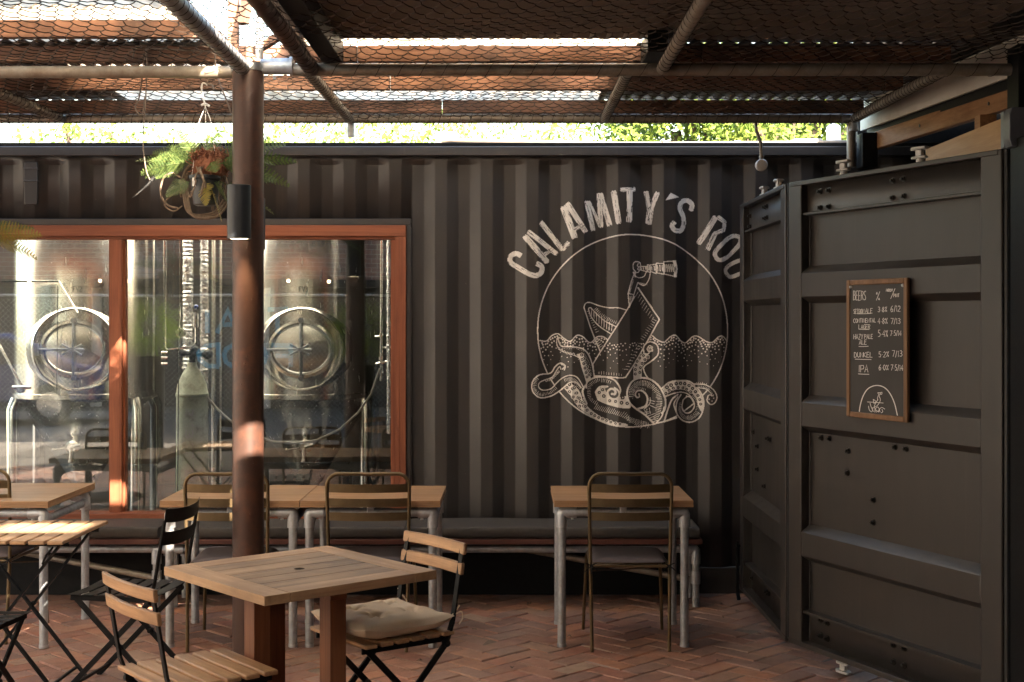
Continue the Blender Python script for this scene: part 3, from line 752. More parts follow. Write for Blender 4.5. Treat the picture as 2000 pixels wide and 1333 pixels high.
lt([(1752, 335), (1622, 545)], 40); lt([(1765, 335), (1825, 378), (1812, 440), (1738, 470)], 30, sm=False); lt([(1748, 462), (1688, 592)], 36)
lt([(1905, 480), (1950, 500), (1935, 560), (1835, 655), (1775, 672), (1745, 635), (1762, 590), (1850, 505), (1905, 480)], 30, sm=True)
lt([(2010, 650), (1885, 700), (1832, 745), (1850, 792), (1895, 800), (2030, 740)], 28, sm=True)
def brush(p, a, sm):
    P = smooth(p, 6) if sm and len(p) > 2 else list(p); nb = max(6, int(a / .55))
    if not sm: P = [(q0[0] + (q1[0] - q0[0]) * k / 6, q0[1] + (q1[1] - q0[1]) * k / 6) for q0, q1 in zip(P, P[1:]) for k in range(6)] + [P[-1]]
    N_ = []
    for i in range(len(P)):
        q0, q1 = P[max(i - 1, 0)], P[min(i + 1, len(P) - 1)]; dx, dy = q1[0] - q0[0], q1[1] - q0[1]; l = math.hypot(dx, dy) + 1e-6; N_.append((-dy / l, dx / l))
    L_ = sum(math.hypot(P[i + 1][0] - P[i][0], P[i + 1][1] - P[i][1]) for i in range(len(P) - 1)) / (len(P) - 1)
    for k in range(nb):
        f = (k + .5) / nb - .5; o = f * a; e0 = random.uniform(-1.6, 1.0) / L_; e1 = random.uniform(-1.6, 1.0) / L_
        if abs(f) > .42: e0 -= random.uniform(0, 3) / L_; e1 -= random.uniform(0, 3) / L_
        Q_ = [(x + n_[0] * o, y + n_[1] * o) for (x, y), n_ in zip(P, N_)]
        Q_[0] = (Q_[0][0] - (Q_[1][0] - Q_[0][0]) * e0, Q_[0][1] - (Q_[1][1] - Q_[0][1]) * e0); Q_[-1] = (Q_[-1][0] - (Q_[-2][0] - Q_[-1][0]) * e1, Q_[-1][1] - (Q_[-2][1] - Q_[-1][1]) * e1)
        for i in range(len(Q_) - 1):
            if abs(f) > .40 and random.random() < .16: continue
            seg(Q_[i], Q_[i + 1], .95, .95, 1)
for p, a, b, s_ in LT: brush(p, a * 1.06, s_)
fill(A1([(1400, 148), (1468, 182), (1358, 207)]), 1)
# dry brush streaks running roughly along each letter stroke
for p, a, b, s_ in LT:
    P = smooth(p, 6) if s_ and len(p) > 2 else p
    for _ in range(int(9 * a / 9)):
        o = random.uniform(-.5, .5) * a; i = random.randrange(len(P) - 1); q0, q1 = P[i], P[i + 1]
        dx, dy = q1[0] - q0[0], q1[1] - q0[1]; L = math.hypot(dx, dy) + 1e-6; t0 = random.random(); t1 = t0 + random.uniform(3, 16) / L
        n_ = (-dy / L * o, dx / L * o)
        seg((q0[0] + dx * t0 + n_[0], q0[1] + dy * t0 + n_[1]), (q0[0] + dx * t1 + n_[0], q0[1] + dy * t1 + n_[1]), .9, .5, 0)
# water
wav = [(240, 380), (300, 385), (345, 340), (400, 322), (450, 360), (505, 388), (560, 337), (610, 345), (680, 400), (740, 350), (800, 350), (860, 395), (905, 398), (960, 350), (1010, 340), (1060, 380), (1110, 402), (1160, 370), (1210, 335), (1260, 372), (1320, 395), (1370, 350), (1420, 335), (1470, 385), (1515, 400), (1570, 350), (1620, 345), (1690, 390), (1740, 395), (1790, 350), (1832, 345), (1868, 385)]
ws = smooth(wav, 8); wx = [p[0] for p in ws]; wy = [p[1] for p in ws]
rr = random.Random(5); pts_done = []
for _ in range(2600):
    x = rr.uniform(248, 1862); d = rr.random() ** 1.7 * 215; y = float(np.interp(x, wx, wy)) + 16 + d
    r = 8.5 - d * .028
    if any((x - q[0]) ** 2 + (y - q[1]) ** 2 < (16 + d * .13) ** 2 for q in pts_done): continue
    if ((x / 4.444 + 1000 - 1236) / 183) ** 2 + ((y / 4.444 + 580 - 646) / 185) ** 2 > 1: continue
    pts_done.append((x, y))
for x, y in pts_done:
    d = y - float(np.interp(x, wx, wy)); r = 9.5 - d * .026; p = B1([(x, y)])[0]; seg(p, p, max(1.1, r * 2 * KB * .85), max(1.1, r * 2 * KB * .85), 1)
stroke(B1(wav), 2.2)
# boat
fill(B1([(1100, -78), (1280, 190), (1280, 205), (1210, 335), (985, 705), (715, 690), (705, 585), (870, 320)]), 0)
for x, y in pts_done:
    if 700 < x < 1190 and y > 400 - 0:
        # dots inside the hull
        if (y - 580) > -1.0 * 0 or True:
            a = (x - 705) * (320 - 585) - (y - 585) * (870 - 705)
            inside = (y > 585 - (x - 705) * 1.58) and (y < 705) and (x < 985 + (705 - y) * .6)
            if inside: p = B1([(x, y)])[0]; r = 8 - max(0, y - 400) * .02; seg(p, p, r * 2 * KB * .8, r * 2 * KB * .8, 1)
hull = [(1100, -78), (1275, 185), (1278, 208), (1210, 335), (1080, 560), (1010, 680), (980, 703), (870, 685), (720, 688)]
stroke(B1([(1100, -78), (1275, 185), (1280, 200), (1212, 330)]), 2.6, sm=False)
stroke(B1([(1212, 330), (1080, 560), (985, 700), (950, 705), (720, 688)]), 2.6, sm=False)
stroke(B1([(1065, 0), (1000, 110), (870, 320), (705, 585), (716, 690)]), 2.4, sm=False)
ticks([(1110, -50), (1260, 195)], 1, 42, 18, 4.5, False, 12, .5); ticks([(1262, 215), (1140, 400)], 1, 34, 16, 4.5, False, 8)
ticks([(1135, 410), (1000, 660)], 1, 40, 13, 4.5, False, 6, .4); ticks([(950, 690), (735, 676)], 1, 24, 17, 4.5, False, 4)
stroke(B1([(990, 115), (920, 96), (840, 95), (760, 78), (680, 50), (640, 58), (624, 92)]), 2.0)
stroke(B1([(624, 92), (680, 260), (735, 400), (770, 475)]), 2.4, sm=False)
stroke(B1([(910, 262), (800, 205), (700, 110), (680, 95), (666, 110), (690, 175), (760, 255), (865, 325)]), 2.0)
ticks([(700, 112), (800, 200), (905, 250)], -1, 26, 15, 4.5, True, 14); ticks([(650, 130), (735, 330)], -1, 24, 15, 4.5, False, 4)
for k in range(9):
    t_ = k / 9; xa = 690 + 205 * t_; ya = 108 + 145 * t_; stroke(B1([(xa, ya), (xa + 4 - 12 * t_, ya + 55 + 30 * math.sin(t_ * PI) - 8 * t_)]), 1.3, sm=False)
ticks([(720, 370), (765, 450)], -1, 28, 14, 5, False, 6)
# sailor with spyglass
fill(A1([(1105, 790), (1130, 765), (1175, 800), (1200, 800), (1230, 760), (1245, 775), (1215, 860), (1185, 872), (1145, 850), (1110, 940), (1065, 935)]), 0)
stroke(A1([(1112, 790), (1092, 840), (1066, 935), (1076, 1040)]), 1.8, sm=False); stroke(A1([(1145, 850), (1128, 900), (1100, 985), (1076, 1042)]), 1.8, sm=False)
stroke(A1([(1145, 888), (1258, 1045)]), 2.2, sm=False); stroke(A1([(1066, 935), (1112, 943)]), 1.6, sm=False)
for k in range(12): stroke(A1([(1098 - k * 2.6, 830 + k * 9), (1112 - k * 2.6, 828 + k * 9)]), .9, sm=False)
for k in range(8): stroke(A1([(1078, 960 + k * 9), (1098 - k * 2, 955 + k * 9)]), .9, sm=False)
stroke(A1([(1115, 790), (1150, 810), (1195, 800), (1215, 765), (1242, 770), (1235, 820), (1210, 862), (1185, 870), (1145, 850)]), 1.8)
for k in range(8): stroke(A1([(1150 + k * 9, 845 + k * 2), (1156 + k * 9, 860 + k * 1)]), .9, sm=False)
fill(A1([(1112, 700), (1130, 684), (1165, 694), (1170, 712), (1158, 735), (1162, 750), (1145, 768), (1120, 762), (1108, 735)]), 0)
stroke(A1([(1118, 790), (1128, 765), (1110, 745), (1108, 705), (1130, 684), (1162, 692), (1168, 712)]), 2.2); stroke(A1([(1150, 700), (1140, 715), (1152, 725), (1145, 745), (1158, 752), (1150, 768), (1128, 772)]), 1.6)
stroke(A1([(1112, 770), (1125, 800)]), 4)
for (xa, xb, ha, hb) in ((1162, 1215, 14, 20), (1222, 1242, 26, 30), (1244, 1285, 26, 36), (1290, 1342, 38, 42), (1346, 1440, 48, 62)):
    ya, yb = 735, 742
    quad = [(xa, ya - ha), (xb, yb - hb), (xb + 4, yb + hb), (xa + 4, ya + ha)]
    fill(A1(quad), 0); stroke(A1(quad), 1.8, sm=False, closed=True)
    n_ = max(2, int((xb - xa) / 14))
    for k in range(n_):
        x = xa + (xb - xa) * (k + .5) / n_; stroke(A1([(x, ya - ha * .55), (x + 3, ya + ha * .6)]), 1.9, sm=False)
fill(A1([(1418, 688), (1440, 684), (1454, 740), (1442, 802), (1422, 800), (1430, 742)]), 1, True)
fill(A1([(1436, 715), (1442, 742), (1437, 775), (1432, 745)]), 0)
# tentacles
def tent(o, i, w=2.4, scal=0):
    """outline pair: erase the body, draw both edges"""
    so, si = smooth(o, 6), smooth(i, 6); fill(B1(so + si[::-1]), 0)
    stroke(B1(o), w); stroke(B1(i), w * (.8))
# big lower sweep with suckers
fill(B1(smooth([(480, 690), (560, 705), (620, 790), (640, 900), (720, 980), (900, 1025), (1100, 1060), (1240, 1110), (1040, 1130), (870, 1115), (740, 1060), (620, 985), (540, 900), (490, 800)], 6)), 0)
fill(B1(smooth([(455, 800), (480, 760), (520, 760), (570, 800), (600, 850), (620, 910), (680, 975), (780, 1050), (870, 1085), (980, 1100), (1000, 1120), (900, 1118), (760, 1075), (660, 1020), (570, 950), (510, 860)], 6)), 1)
suckers([(500, 760), (560, 845), (600, 920), (680, 1010), (790, 1065), (900, 1100), (950, 1105)], 16, 10, 46); suckers([(478, 790), (530, 870), (590, 955)], 13, 13, 44)
suckers([(540, 790), (590, 890), (650, 970)], 14, 12, 46)
stroke(B1([(600, 990), (700, 1050), (850, 1112), (1000, 1130), (1100, 1130), (1240, 1110)]), 2.4)
tent([(455, 635), (462, 598), (420, 578), (375, 610), (335, 665), (235, 680), (178, 740), (180, 820), (240, 875), (330, 868), (400, 830), (450, 790), (500, 745), (560, 745), (600, 790)],
     [(425, 630), (415, 608), (390, 640), (350, 700), (290, 722), (240, 745), (232, 785), (270, 812), (340, 800), (400, 740), (450, 700), (510, 682), (570, 705), (620, 790), (630, 830)], 2.6)
ticks([(215, 690), (182, 750), (190, 820), (245, 865), (330, 850), (400, 800)], -1, 26, 14, 4.5, True, 4); ticks([(440, 715), (510, 695), (570, 725), (610, 790)], 1, 34, 13, 5, True, 6)
suckers([(300, 728), (340, 718), (380, 680), (420, 640)], 7, 5, 24)
stroke(B1([(440, 630), (460, 600), (430, 590)]), 2)
# upper left arm
tent([(400, 355), (412, 400), (440, 432), (560, 438), (640, 470), (690, 560), (718, 700), (720, 730)], [(392, 362), (392, 420), (430, 470), (520, 500), (588, 535), (606, 600), (636, 690), (650, 755)], 2.6)
fill(B1(smooth([(560, 500), (610, 495), (640, 560), (665, 650), (690, 730), (650, 750), (625, 680), (600, 600), (585, 535)], 6)), 1)
suckers([(605, 505), (640, 580), (660, 650), (680, 715)], 14, 12, 38); suckers([(608, 545), (628, 600), (645, 665), (655, 720)], 13, 12, 38)
suckers([(410, 450), (480, 490), (560, 500)], 5, 8, 24)
for k in range(14): p = B1([(440 + k * 15, 452 + max(0, k - 8) * 5)])[0]; seg(p, p, 1.3, 1.3, 1)
ticks([(630, 480), (678, 570), (700, 690)], 1, 10, 13, 4, True, 6)
# upper right arm
tent([(1150, 500), (1150, 430), (1200, 392), (1262, 420), (1270, 500), (1215, 560), (1150, 610), (1160, 670), (1200, 725)], [(1225, 440), (1200, 425), (1178, 455), (1195, 490), (1160, 500), (1100, 530), (1065, 590), (1058, 715)], 2.6)
fill(B1(smooth([(1110, 525), (1160, 490), (1195, 520), (1150, 570), (1130, 640), (1125, 710), (1058, 712), (1062, 600)], 6)), 1)
suckers([(1185, 525), (1140, 570), (1118, 630), (1110, 695)], 13, 13, 36); suckers([(1145, 512), (1100, 545), (1078, 590), (1072, 650), (1074, 695)], 12, 13, 36)
fill(B1([(1190, 440), (1225, 440), (1230, 475), (1195, 485)]), 1); suckers([(1205, 460), (1206, 461)], 9, 9, 30)
# right arm with ring
tent([(1300, 800), (1360, 745), (1460, 728), (1560, 745), (1640, 830), (1668, 930), (1640, 1040), (1570, 1090), (1490, 1078), (1430, 1010), (1430, 920), (1470, 850)], [(1325, 870), (1400, 840), (1480, 830), (1550, 860), (1590, 930), (1570, 990), (1520, 1015), (1480, 975), (1490, 900), (1530, 868), (1535, 868), (1540, 870)], 2.8)
fill(B1(smooth([(1310, 800), (1370, 748), (1460, 730), (1550, 750), (1620, 815), (1660, 900), (1655, 1000), (1625, 960), (1600, 880), (1550, 830), (1460, 805), (1380, 815), (1330, 865)], 6)), 1)
suckers([(1345, 785), (1400, 760), (1465, 752), (1530, 765), (1590, 815), (1630, 880), (1645, 950)], 17, 12, 44); suckers([(1335, 840), (1380, 800), (1450, 788), (1510, 800), (1560, 830)], 14, 12, 42)
ticks([(1640, 1010), (1570, 1070), (1490, 1060), (1450, 1000), (1450, 920)], 1, 30, 12, 5, True, 2); ticks([(1560, 860), (1605, 930), (1580, 1010), (1520, 1035)], -1, 14, 13, 5, True, 6)
stroke(B1([(1490, 895), (1480, 960), (1510, 1010), (1555, 1005), (1590, 950), (1560, 880), (1520, 865)]), 2.6)
tent([(1590, 760), (1680, 765), (1750, 810), (1778, 870), (1760, 920), (1725, 935), (1695, 905), (1700, 870)], [(1600, 790), (1680, 800), (1720, 830), (1735, 860), (1725, 855), (1715, 852), (1702, 860), (1700, 870)], 2.2)
ticks([(1610, 768), (1700, 785), (1755, 850)], 1, 20, 14, 4.5, True, 4); ticks([(1590, 755), (1690, 765)], -1, 16, 16, 4.5, True, 0)
for q in ((1710, 890), (1735, 905), (1750, 880), (1745, 860)): p = B1([q])[0]; seg(p, p, 2.4, 2.4, 1)
stroke(B1([(1440, 850), (1390, 890), (1355, 970), (1320, 1085)]), 3.2); stroke(B1([(1440, 870), (1405, 930), (1425, 1000)]), 2.4)
stroke(B1([(1320, 1085), (1430, 1050)]), 2.6)
# left centre spiral
fill(B1(smooth([(640, 770), (700, 710), (800, 700), (900, 740), (945, 830), (1020, 870), (1120, 960), (1240, 1105), (1060, 1040), (880, 1020), (720, 970), (640, 900), (615, 830)], 6)), 0)
fill(B1(smooth([(720, 830), (760, 780), (830, 775), (850, 800), (830, 840), (860, 880), (930, 870), (1010, 870), (1030, 960), (940, 965), (820, 935), (745, 900)], 6)), 1)
for q in ((760, 835, 14), (790, 810, 14), (800, 865, 16), (960, 875, 17), (850, 905, 13), (900, 910, 13), (950, 920, 16), (1000, 925, 15)):
    p = B1([q[:2]])[0]; seg(p, p, q[2] * 2 * KB, q[2] * 1.6 * KB, 0); seg(p, p, q[2] * .7 * KB, q[2] * .7 * KB, 1)
fill(B1(smooth([(810, 800), (860, 780), (910, 800), (930, 850), (890, 890), (840, 870)], 6)), 0)
stroke(B1([(890, 790), (925, 820), (925, 870), (885, 890), (845, 870), (835, 825), (865, 800), (895, 815), (895, 845), (870, 845)]), 3.2, 1, 4.5)
stroke(B1([(645, 790), (655, 740), (720, 705), (810, 700), (890, 725), (940, 800), (930, 850)]), 3.2)
stroke(B1([(640, 770), (612, 810), (625, 870), (650, 930)]), 3.0)
for a in np.linspace(0, 1, 15): 
    q = smooth([(640, 770), (612, 810), (622, 870), (650, 940)], 5)[int(a * 14)]; p = B1([q])[0]; seg(p, p, 4.2, 4.2, 1)
ticks([(880, 730), (800, 705), (720, 712), (665, 750), (645, 820), (665, 900), (740, 960)], -1, 30, 17, 5.5, True, 10)
ticks([(700, 975), (820, 1010), (950, 1045), (1040, 1100), (1120, 1150)], -1, 46, 15, 5, True, 4, .3)
ticks([(980, 1035), (1080, 1060), (1190, 1095)], 1, 44, 15, 5, True, 4, .5)
# right centre spiral
fill(B1(smooth([(1000, 830), (1030, 750), (1110, 708), (1220, 730), (1300, 800), (1330, 900), (1320, 1000), (1240, 1105), (1180, 1030), (1090, 960), (1020, 910)], 6)), 0)
stroke(B1([(1240, 1108), (1160, 1030), (1060, 960), (1010, 900), (1000, 820), (1040, 740), (1110, 708), (1200, 718), (1280, 780), (1328, 880), (1328, 970), (1300, 1010)]), 3.6)
stroke(B1([(1320, 960), (1300, 1040), (1245, 1108)]), 2.6)
stroke(B1([(1100, 975), (1165, 950), (1180, 880), (1150, 830), (1100, 815), (1072, 845), (1085, 875), (1110, 870), (1105, 845)]), 4.2, 1, 2.6)
stroke(B1([(1205, 880), (1200, 930), (1150, 980)]), 2.0)
ticks([(1010, 880), (1018, 800), (1060, 745), (1120, 725), (1200, 738), (1270, 800), (1305, 880), (1300, 980), (1270, 1080)], 1, 44, 15, 6, True, 6)
ticks([(1040, 900), (1050, 820), (1100, 780), (1170, 800)], 1, 16, 14, 4, True, 6); ticks([(1195, 880), (1200, 960), (1150, 1000), (1240, 1100)], -1, 50, 22, 6, True, 2, .4)
# rows of runs -> quads cut at the folds
g = G(); offs = .0024; S_ = 8.237 / 2650.0
for j in range(ny):
    row = IM[j]; d = np.diff(np.concatenate(([0], row.astype(int), [0]))); st = np.where(d == 1)[0]; en = np.where(d == -1)[0]
    if len(st) == 0: continue
    z1 = CAMZ - (PY0 + j * RES - 624) * S_; z0 = CAMZ - (PY0 + (j + 1) * RES - 624) * S_
    for a, b in zip(st, en):
        xa, xb = (PX0 + a * RES - 1000) * S_, (PX0 + b * RES - 1000) * S_
        fx = folds(xa, xb)
        for q in range(len(fx) - 1):
            ya, yb = prof(fx[q] + 1e-5) - offs, prof(fx[q + 1] - 1e-5) - offs
            g.add([(fx[q], ya, z0), (fx[q + 1], yb, z0), (fx[q + 1], yb, z1), (fx[q], ya, z1)], [(0, 1, 2, 3)])
mu = obj('painted_mural', g, M['mural'], CT, world=True)
mu['label'] = 'cream hand painted lettering over a round drawing of a boat, spyglass sailor and tentacles'
# ================================================================ pergola: posts, pipes, netting, purlins, sheets
PG = thing('pergola', 'rusty steel post and pipe pergola with wire netting under a patchy corrugated roof', 'pergola', (-1.2, 6.16, 0))
PX, PY_ = -1.198, 6.16
g = G(); g.tube([(PX, PY_, 0), (PX, PY_, 2.80)], .0705, 40)
for k in range(26):
    a = random.uniform(PI, 2 * PI); z = random.uniform(.1, 2.7)
    c = Vector((PX + .0705 * math.cos(a), PY_ + .0705 * math.sin(a), z)); g.sphere(c, random.uniform(.002, .0045), 6, 4)
obj('post', g, M['rust'], PG, world=True, sharp=50)
g = G(); g.lathe((PX, PY_, 0), [(.074, 2.79), (.080, 2.80), (.080, 2.822), (.03, 2.83)], 36)
g.cyl((PX + .06, PY_, 2.815), (PX + .19, PY_, 2.815), .037, 20); g.cyl((PX + .19, PY_, 2.815), (PX + .205, PY_, 2.815), .043, 20); g.cyl((PX + .12, PY_, 2.77), (PX + .12, PY_, 2.755), .008, 8)
obj('post_cap', g, M['galv'], PG, world=True)
def part(name, g, m, **k): return obj(name, g, m, PG, world=True, **k)
PZ = 2.80; PF = 2.845
part('pipe', G().cyl((PX + .19, 6.16, PZ), (2.3, 6.16, PZ), .028, 20), M['oldpipe'])
part('pipe', G().cyl((-5.2, 6.22, PZ), (PX - .05, 6.22, PZ), .028, 20), M['oldpipe'])
part('pipe', G().cyl((-5.2, 7.96, PF), (2.0, 7.96, PF), .028, 20), M['oldpipe'])
part('pipe', G().cyl((-1.21, 1.0, PZ + .02), (-1.21, 6.12, PZ), .035, 20), M['galv'])
for X in (-2.63, -.95, .54, 2.0):
    part('pipe', G().cyl((X, 6.2, PZ + .02), (X, 7.95, PF - .005), .026, 18), M['oldpipe'])
part('pipe', G().cyl((-.895, 1.0, PZ + .01), (-.905, 6.13, PZ), .034, 18), M['rust'])
part('pipe', G().cyl((.68, 1.0, PZ + .01), (.68, 6.13, PZ), .028, 18), M['oldpipe'])
part('pipe', G().cyl((1.99, 7.96, 2.56), (1.99, 7.96, 2.82), .026, 18), M['oldpipe'])
for X in (-3.9, -.95): part('pipe', G().cyl((X, 8.0, 2.5 if X < -3 else 2.74), (X, 8.0, 2.85), .024, 18), M['galv'])
part('fitting', G().tube([(1.93, 7.96, PF), (2.0, 7.96, PF), (2.0, 7.96, 2.77)], .034, 18), M['galv'])
part('rafter', G().box(-.875, -.78, 1.0, 6.28, 2.85, 2.945), M['black'], bevel=.004)
part('rafter', G().box(.60, .69, 6.0, 6.34, 2.85, 2.945), M['black'], bevel=.004)
for Y, x0, x1 in ((7.915, -5.2, 2.05), (7.12, -5.2, 2.05), (6.345, -5.2, 2.05), (5.80, -5.2, -1.31), (5.0, -5.2, -1.0), (4.08, -5.2, 2.3), (3.45, -5.2, 2.3), (2.42, -5.2, 2.3), (1.7, -5.2, 2.3), (.8, -5.2, 2.3), (-.4, -5.2, 2.3), (-1.6, -5.2, 2.3)):
    xs = [x0]; 
    while xs[-1] < x1 - 2.6: xs.append(xs[-1] + random.uniform(1.6, 2.6))
    xs.append(x1)
    for a, b in zip(xs, xs[1:]): part('purlin', G().box(a + .002, b - .002, Y - .02, Y + .02, 2.868, 2.943), M['purlin'], bevel=.003)
def sheet(x0, x1, y0, y1, z, m, name='roof_sheet', pitch=.076, amp=.0085, thick=.0012):
    n = int((x1 - x0) / (pitch / 8)); g = G(); vs = []
    for y in (y0, y1):
        for i in range(n + 1):
            x = x0 + (x1 - x0) * i / n; vs.append((x, y, z + amp + amp * math.sin(2 * PI * x / pitch)))
    g.add(vs, [(i, i + 1, n + 2 + i, n + 1 + i) for i in range(n)])
    return part(name, g, m, solid=thick, sharp=60)
ZS = 2.948
sheet(-2.28, .52, 6.86, 8.03, ZS, M['skylight'], 'clear_roof_sheet'); sheet(-5.2, -2.26, 6.86, 7.99, ZS - .002, M['sheetmetal']); sheet(.50, 2.14, 6.86, 7.99, ZS - .002, M['sheetmetal'])
sheet(-5.2, -1.30, 6.26, 6.90, ZS, M['sheetmetal']); 
sheet(-3.05, -1.30, 5.58, 6.28, ZS, M['skylight'], 'clear_roof_sheet'); sheet(-5.2, -3.03, 5.58, 6.28, ZS, M['sheetmetal'])
sheet(-5.2, -1.30, 4.03, 5.60, ZS, M['skylight'], 'clear_roof_sheet')
sheet(-.97, .60, 6.06, 6.90, ZS, M['skylight'], 'clear_roof_sheet'); sheet(.58, 2.14, 6.30, 6.90, ZS, M['sheetmetal'])
part('ceiling_or_shade_board', G().box(-.96, .65, 4.52, 6.20, 2.95, 2.962), M['fibre']); part('ceiling_or_shade_board', G().box(.62, 3.6, 4.0, 6.36, 2.9635, 2.975), M['fibre'])
# near roof, out of view, with openings placed to throw the sun patches
sheet(-5.2, -2.36, -2.4, 4.07, ZS, M['skylight'], 'clear_roof_sheet')
def flatroof(x0, x1, y0, y1, hs):
    xs = sorted(set([x0, x1] + [v for h in hs for v in h[:2]])); ys = sorted(set([y0, y1] + [v for h in hs for v in h[2:]]))
    g = G()
    for c, d in zip(ys, ys[1:]):
        a = None
        for k, x in enumerate(xs):
            solid_ = k < len(xs) - 1 and not any(h[0] <= (x + xs[k + 1]) / 2 <= h[1] and h[2] <= (c + d) / 2 <= h[3] for h in hs)
            if solid_ and a is None: a = x
            if not solid_ and a is not None: g.box(a, x, c, d, 2.976, 2.988); a = None
    return g
part('ceiling_or_shade_board', flatroof(-2.40, 3.6, -2.4, 4.54, SUNHOLES), M['fibre'])
part('ceiling_or_shade_board', G().box(-2.2, 3.6, -8.0, -2.39, 2.989, 3.0), M['fibre'])  # unseen roof stretch added to keep sun off the ground in front
part('ceiling_or_shade_board', G().box(-1.34, -.94, 4.5, 5.06, 2.989, 3.0), M['fibre'])
part('ceiling_or_shade_board', G().box(-1.02, -.94, 5.0, 6.9, 2.989, 3.0), M['fibre'])
part('ceiling_or_shade_board', G().prism([(0.0, 3.02), (.46, 3.38), (.46, 3.60), (0.0, 3.60)], (0, 0, 0), (1, 0, 0), (0, 1, 0), (0, 0, 1), 2.989, 3.0), M['fibre'])  # unseen wedge added to slant the sun patch on the post
part('ceiling_or_shade_board', G().prism([(0.0, 2.60), (.46, 2.60), (.46, 3.06), (0.0, 2.70)], (0, 0, 0), (1, 0, 0), (0, 1, 0), (0, 0, 1), 2.989, 3.0), M['fibre'])  # second added wedge, slanting the other edge of that sun patch
part('ceiling_or_shade_board', G().box(2.08, 3.6, 5.0, 8.3, 3.001, 3.012), M['fibre'])
# torn-out bay above the post: broken timbers standing in the light
part('timber_stub', G().box(-1.262, -1.215, 6.02, 6.06, 2.83, 3.6), M['purlin'], bevel=.003)
part('timber_stub', G().beam((-1.17, 5.9, 2.95), (-1.10, 6.0, 3.5), .05, .03), M['purlin'], bevel=.003)
part('timber_stub', G().beam((-1.16, 6.1, 2.87), (-1.02, 6.02, 2.93), .03, .035), M['purlin'], bevel=.003)
part('pipe', G().cyl((-1.13, 6.06, 2.83), (-1.10, 5.98, 3.3), .018, 14), M['galv'])
part('end_post', G().box(2.262, 2.40, 6.06, 6.2, 0, 2.90), M['black'], bevel=.004)
# netting
g = G(); wx_, rw, dd = .035, .082, .019
def netz(x, y): return 2.852 + .012 * math.sin(x * 3.1 + y) + .010 * math.sin(y * 7 + x * 2.2)
def nrow(j): return 4.35 + j * rw
nj = int((7.97 - 4.35) / rw) + 1; ni = int((2.62 + 3.35) / wx_)
jit = {}
def nv(i, j):
    if (i, j) not in jit:
        x = -3.35 + i * wx_ + random.gauss(0, .0022) + .012 * math.sin(j * .45 + i * .03); y = nrow(j) + (dd if (i + j) % 2 == 0 else -dd) + random.gauss(0, .0035) + .018 * math.sin(i * .11)
        jit[(i, j)] = Vector((x, min(y, 7.975), netz(x, y) + random.gauss(0, .0025)))
    return jit[(i, j)]
def wire(a, b, r=.0025):
    d = (b - a).normalized(); s1 = d.cross(Vector((0, 0, 1))); s1.normalize(); u = s1.cross(d); vs = []
    for p in (a, b):
        for k in range(3): an = k * 2 * PI / 3 + .5; vs.append(p + (s1 * math.cos(an) + u * math.sin(an)) * r)
    g.add(vs, [(0, 1, 4, 3), (1, 2, 5, 4), (2, 0, 3, 5)])
for j in range(nj):
    for i in range(ni):
        x = -3.35 + i * wx_
        if x > 2.0 and nrow(j) > 6.2: continue
        a, b = nv(i, j), nv(i + 1, j); m_ = (a + b) / 2 + Vector((0, (.004 if (i + j) % 2 == 0 else -.004) * 0, -.003))
        wire(a, m_); wire(m_, b)
        if (i + j) % 2 == 0 and j < nj - 1: wire(a, nv(i, j + 1), .0026)
# lacing wire spiralling round the pipes, ragged hem hanging at the far edge
def lace(p0, p1, r, pitch=.10):
    p0 = Vector(p0); p1 = Vector(p1); d = p1 - p0; L = d.length; d.normalize(); s1 = d.cross(Vector((0, 0, 1))).normalized(); u = s1.cross(d)
    n = int(L / pitch * 12); g.tube([p0 + d * (L * k / n) + (s1 * math.cos(k * PI / 6) + u * math.sin(k * PI / 6)) * r for k in range(n + 1)], .0014, 4, caps=False)
lace((-1.0, 6.16, PZ), (2.2, 6.16, PZ), .031); lace((-1.21, 4.3, PZ + .005), (-1.21, 6.1, PZ), .038, .07); lace((-.90, 4.3, PZ + .01), (-.905, 6.1, PZ), .037, .07)
lace((.68, 4.3, PZ + .01), (.68, 6.1, PZ), .031, .08); lace((2.0, 6.3, PZ + .02), (2.0, 7.9, PF - .005), .029, .05); lace((-3.3, 7.96, PF), (2.0, 7.96, PF), .032, .06)
for X in (-2.63, -.95, .54): lace((X, 6.3, PZ + .02), (X, 7.9, PF - .005), .029, .06)
x = -3.3
while x < 2.0:
    wire(Vector((x, 7.94, PF - .02)), Vector((x + random.uniform(-.02, .02), 7.93, PF - .028 - random.uniform(.0, .022)))); x += random.uniform(.012, .03)
part('wire_netting', g, M['netwire'], sharp=80)

# ================================================================ bits on and behind the container roof
g = G(); g.tube([P2(862, 276, 8.45), P2(880, 274, 8.45), P2(935, 276, 8.45), P2(1200, 282, 8.45), P2(1300, 282, 8.45), P2(1690, 279, 8.4)], .016, 12)
for px in (1300, 1440, 1550): g.cyl(P2(px - 6, 281 if px < 1500 else 280, 8.44), P2(px + 6, 281 if px < 1500 else 280, 8.44), .021, 12)
singlething('roof_conduit', 'pale conduit running along the top of the long container', 'pipe', g, M['roofitem'])
x, z = XZ(872, 262, 8.55)
g = G(); g.box(x - .07, x + .07, 8.5, 8.6, 2.71, z + .01); singlething('junction_box', 'small grey box on the container roof where the conduit starts', 'box', g, M['roofitem'], bevel=.004)
x, z = XZ(1575, 266, 8.55)
g = G(); g.box(x - .09, x + .09, 8.5, 8.6, 2.69, 2.80); singlething('junction_box', 'flat dark box on the container roof under the green tree at right', 'box', g, M['sheetmetal'], bevel=.004)
x, z = XZ(1628, 250, 8.7)
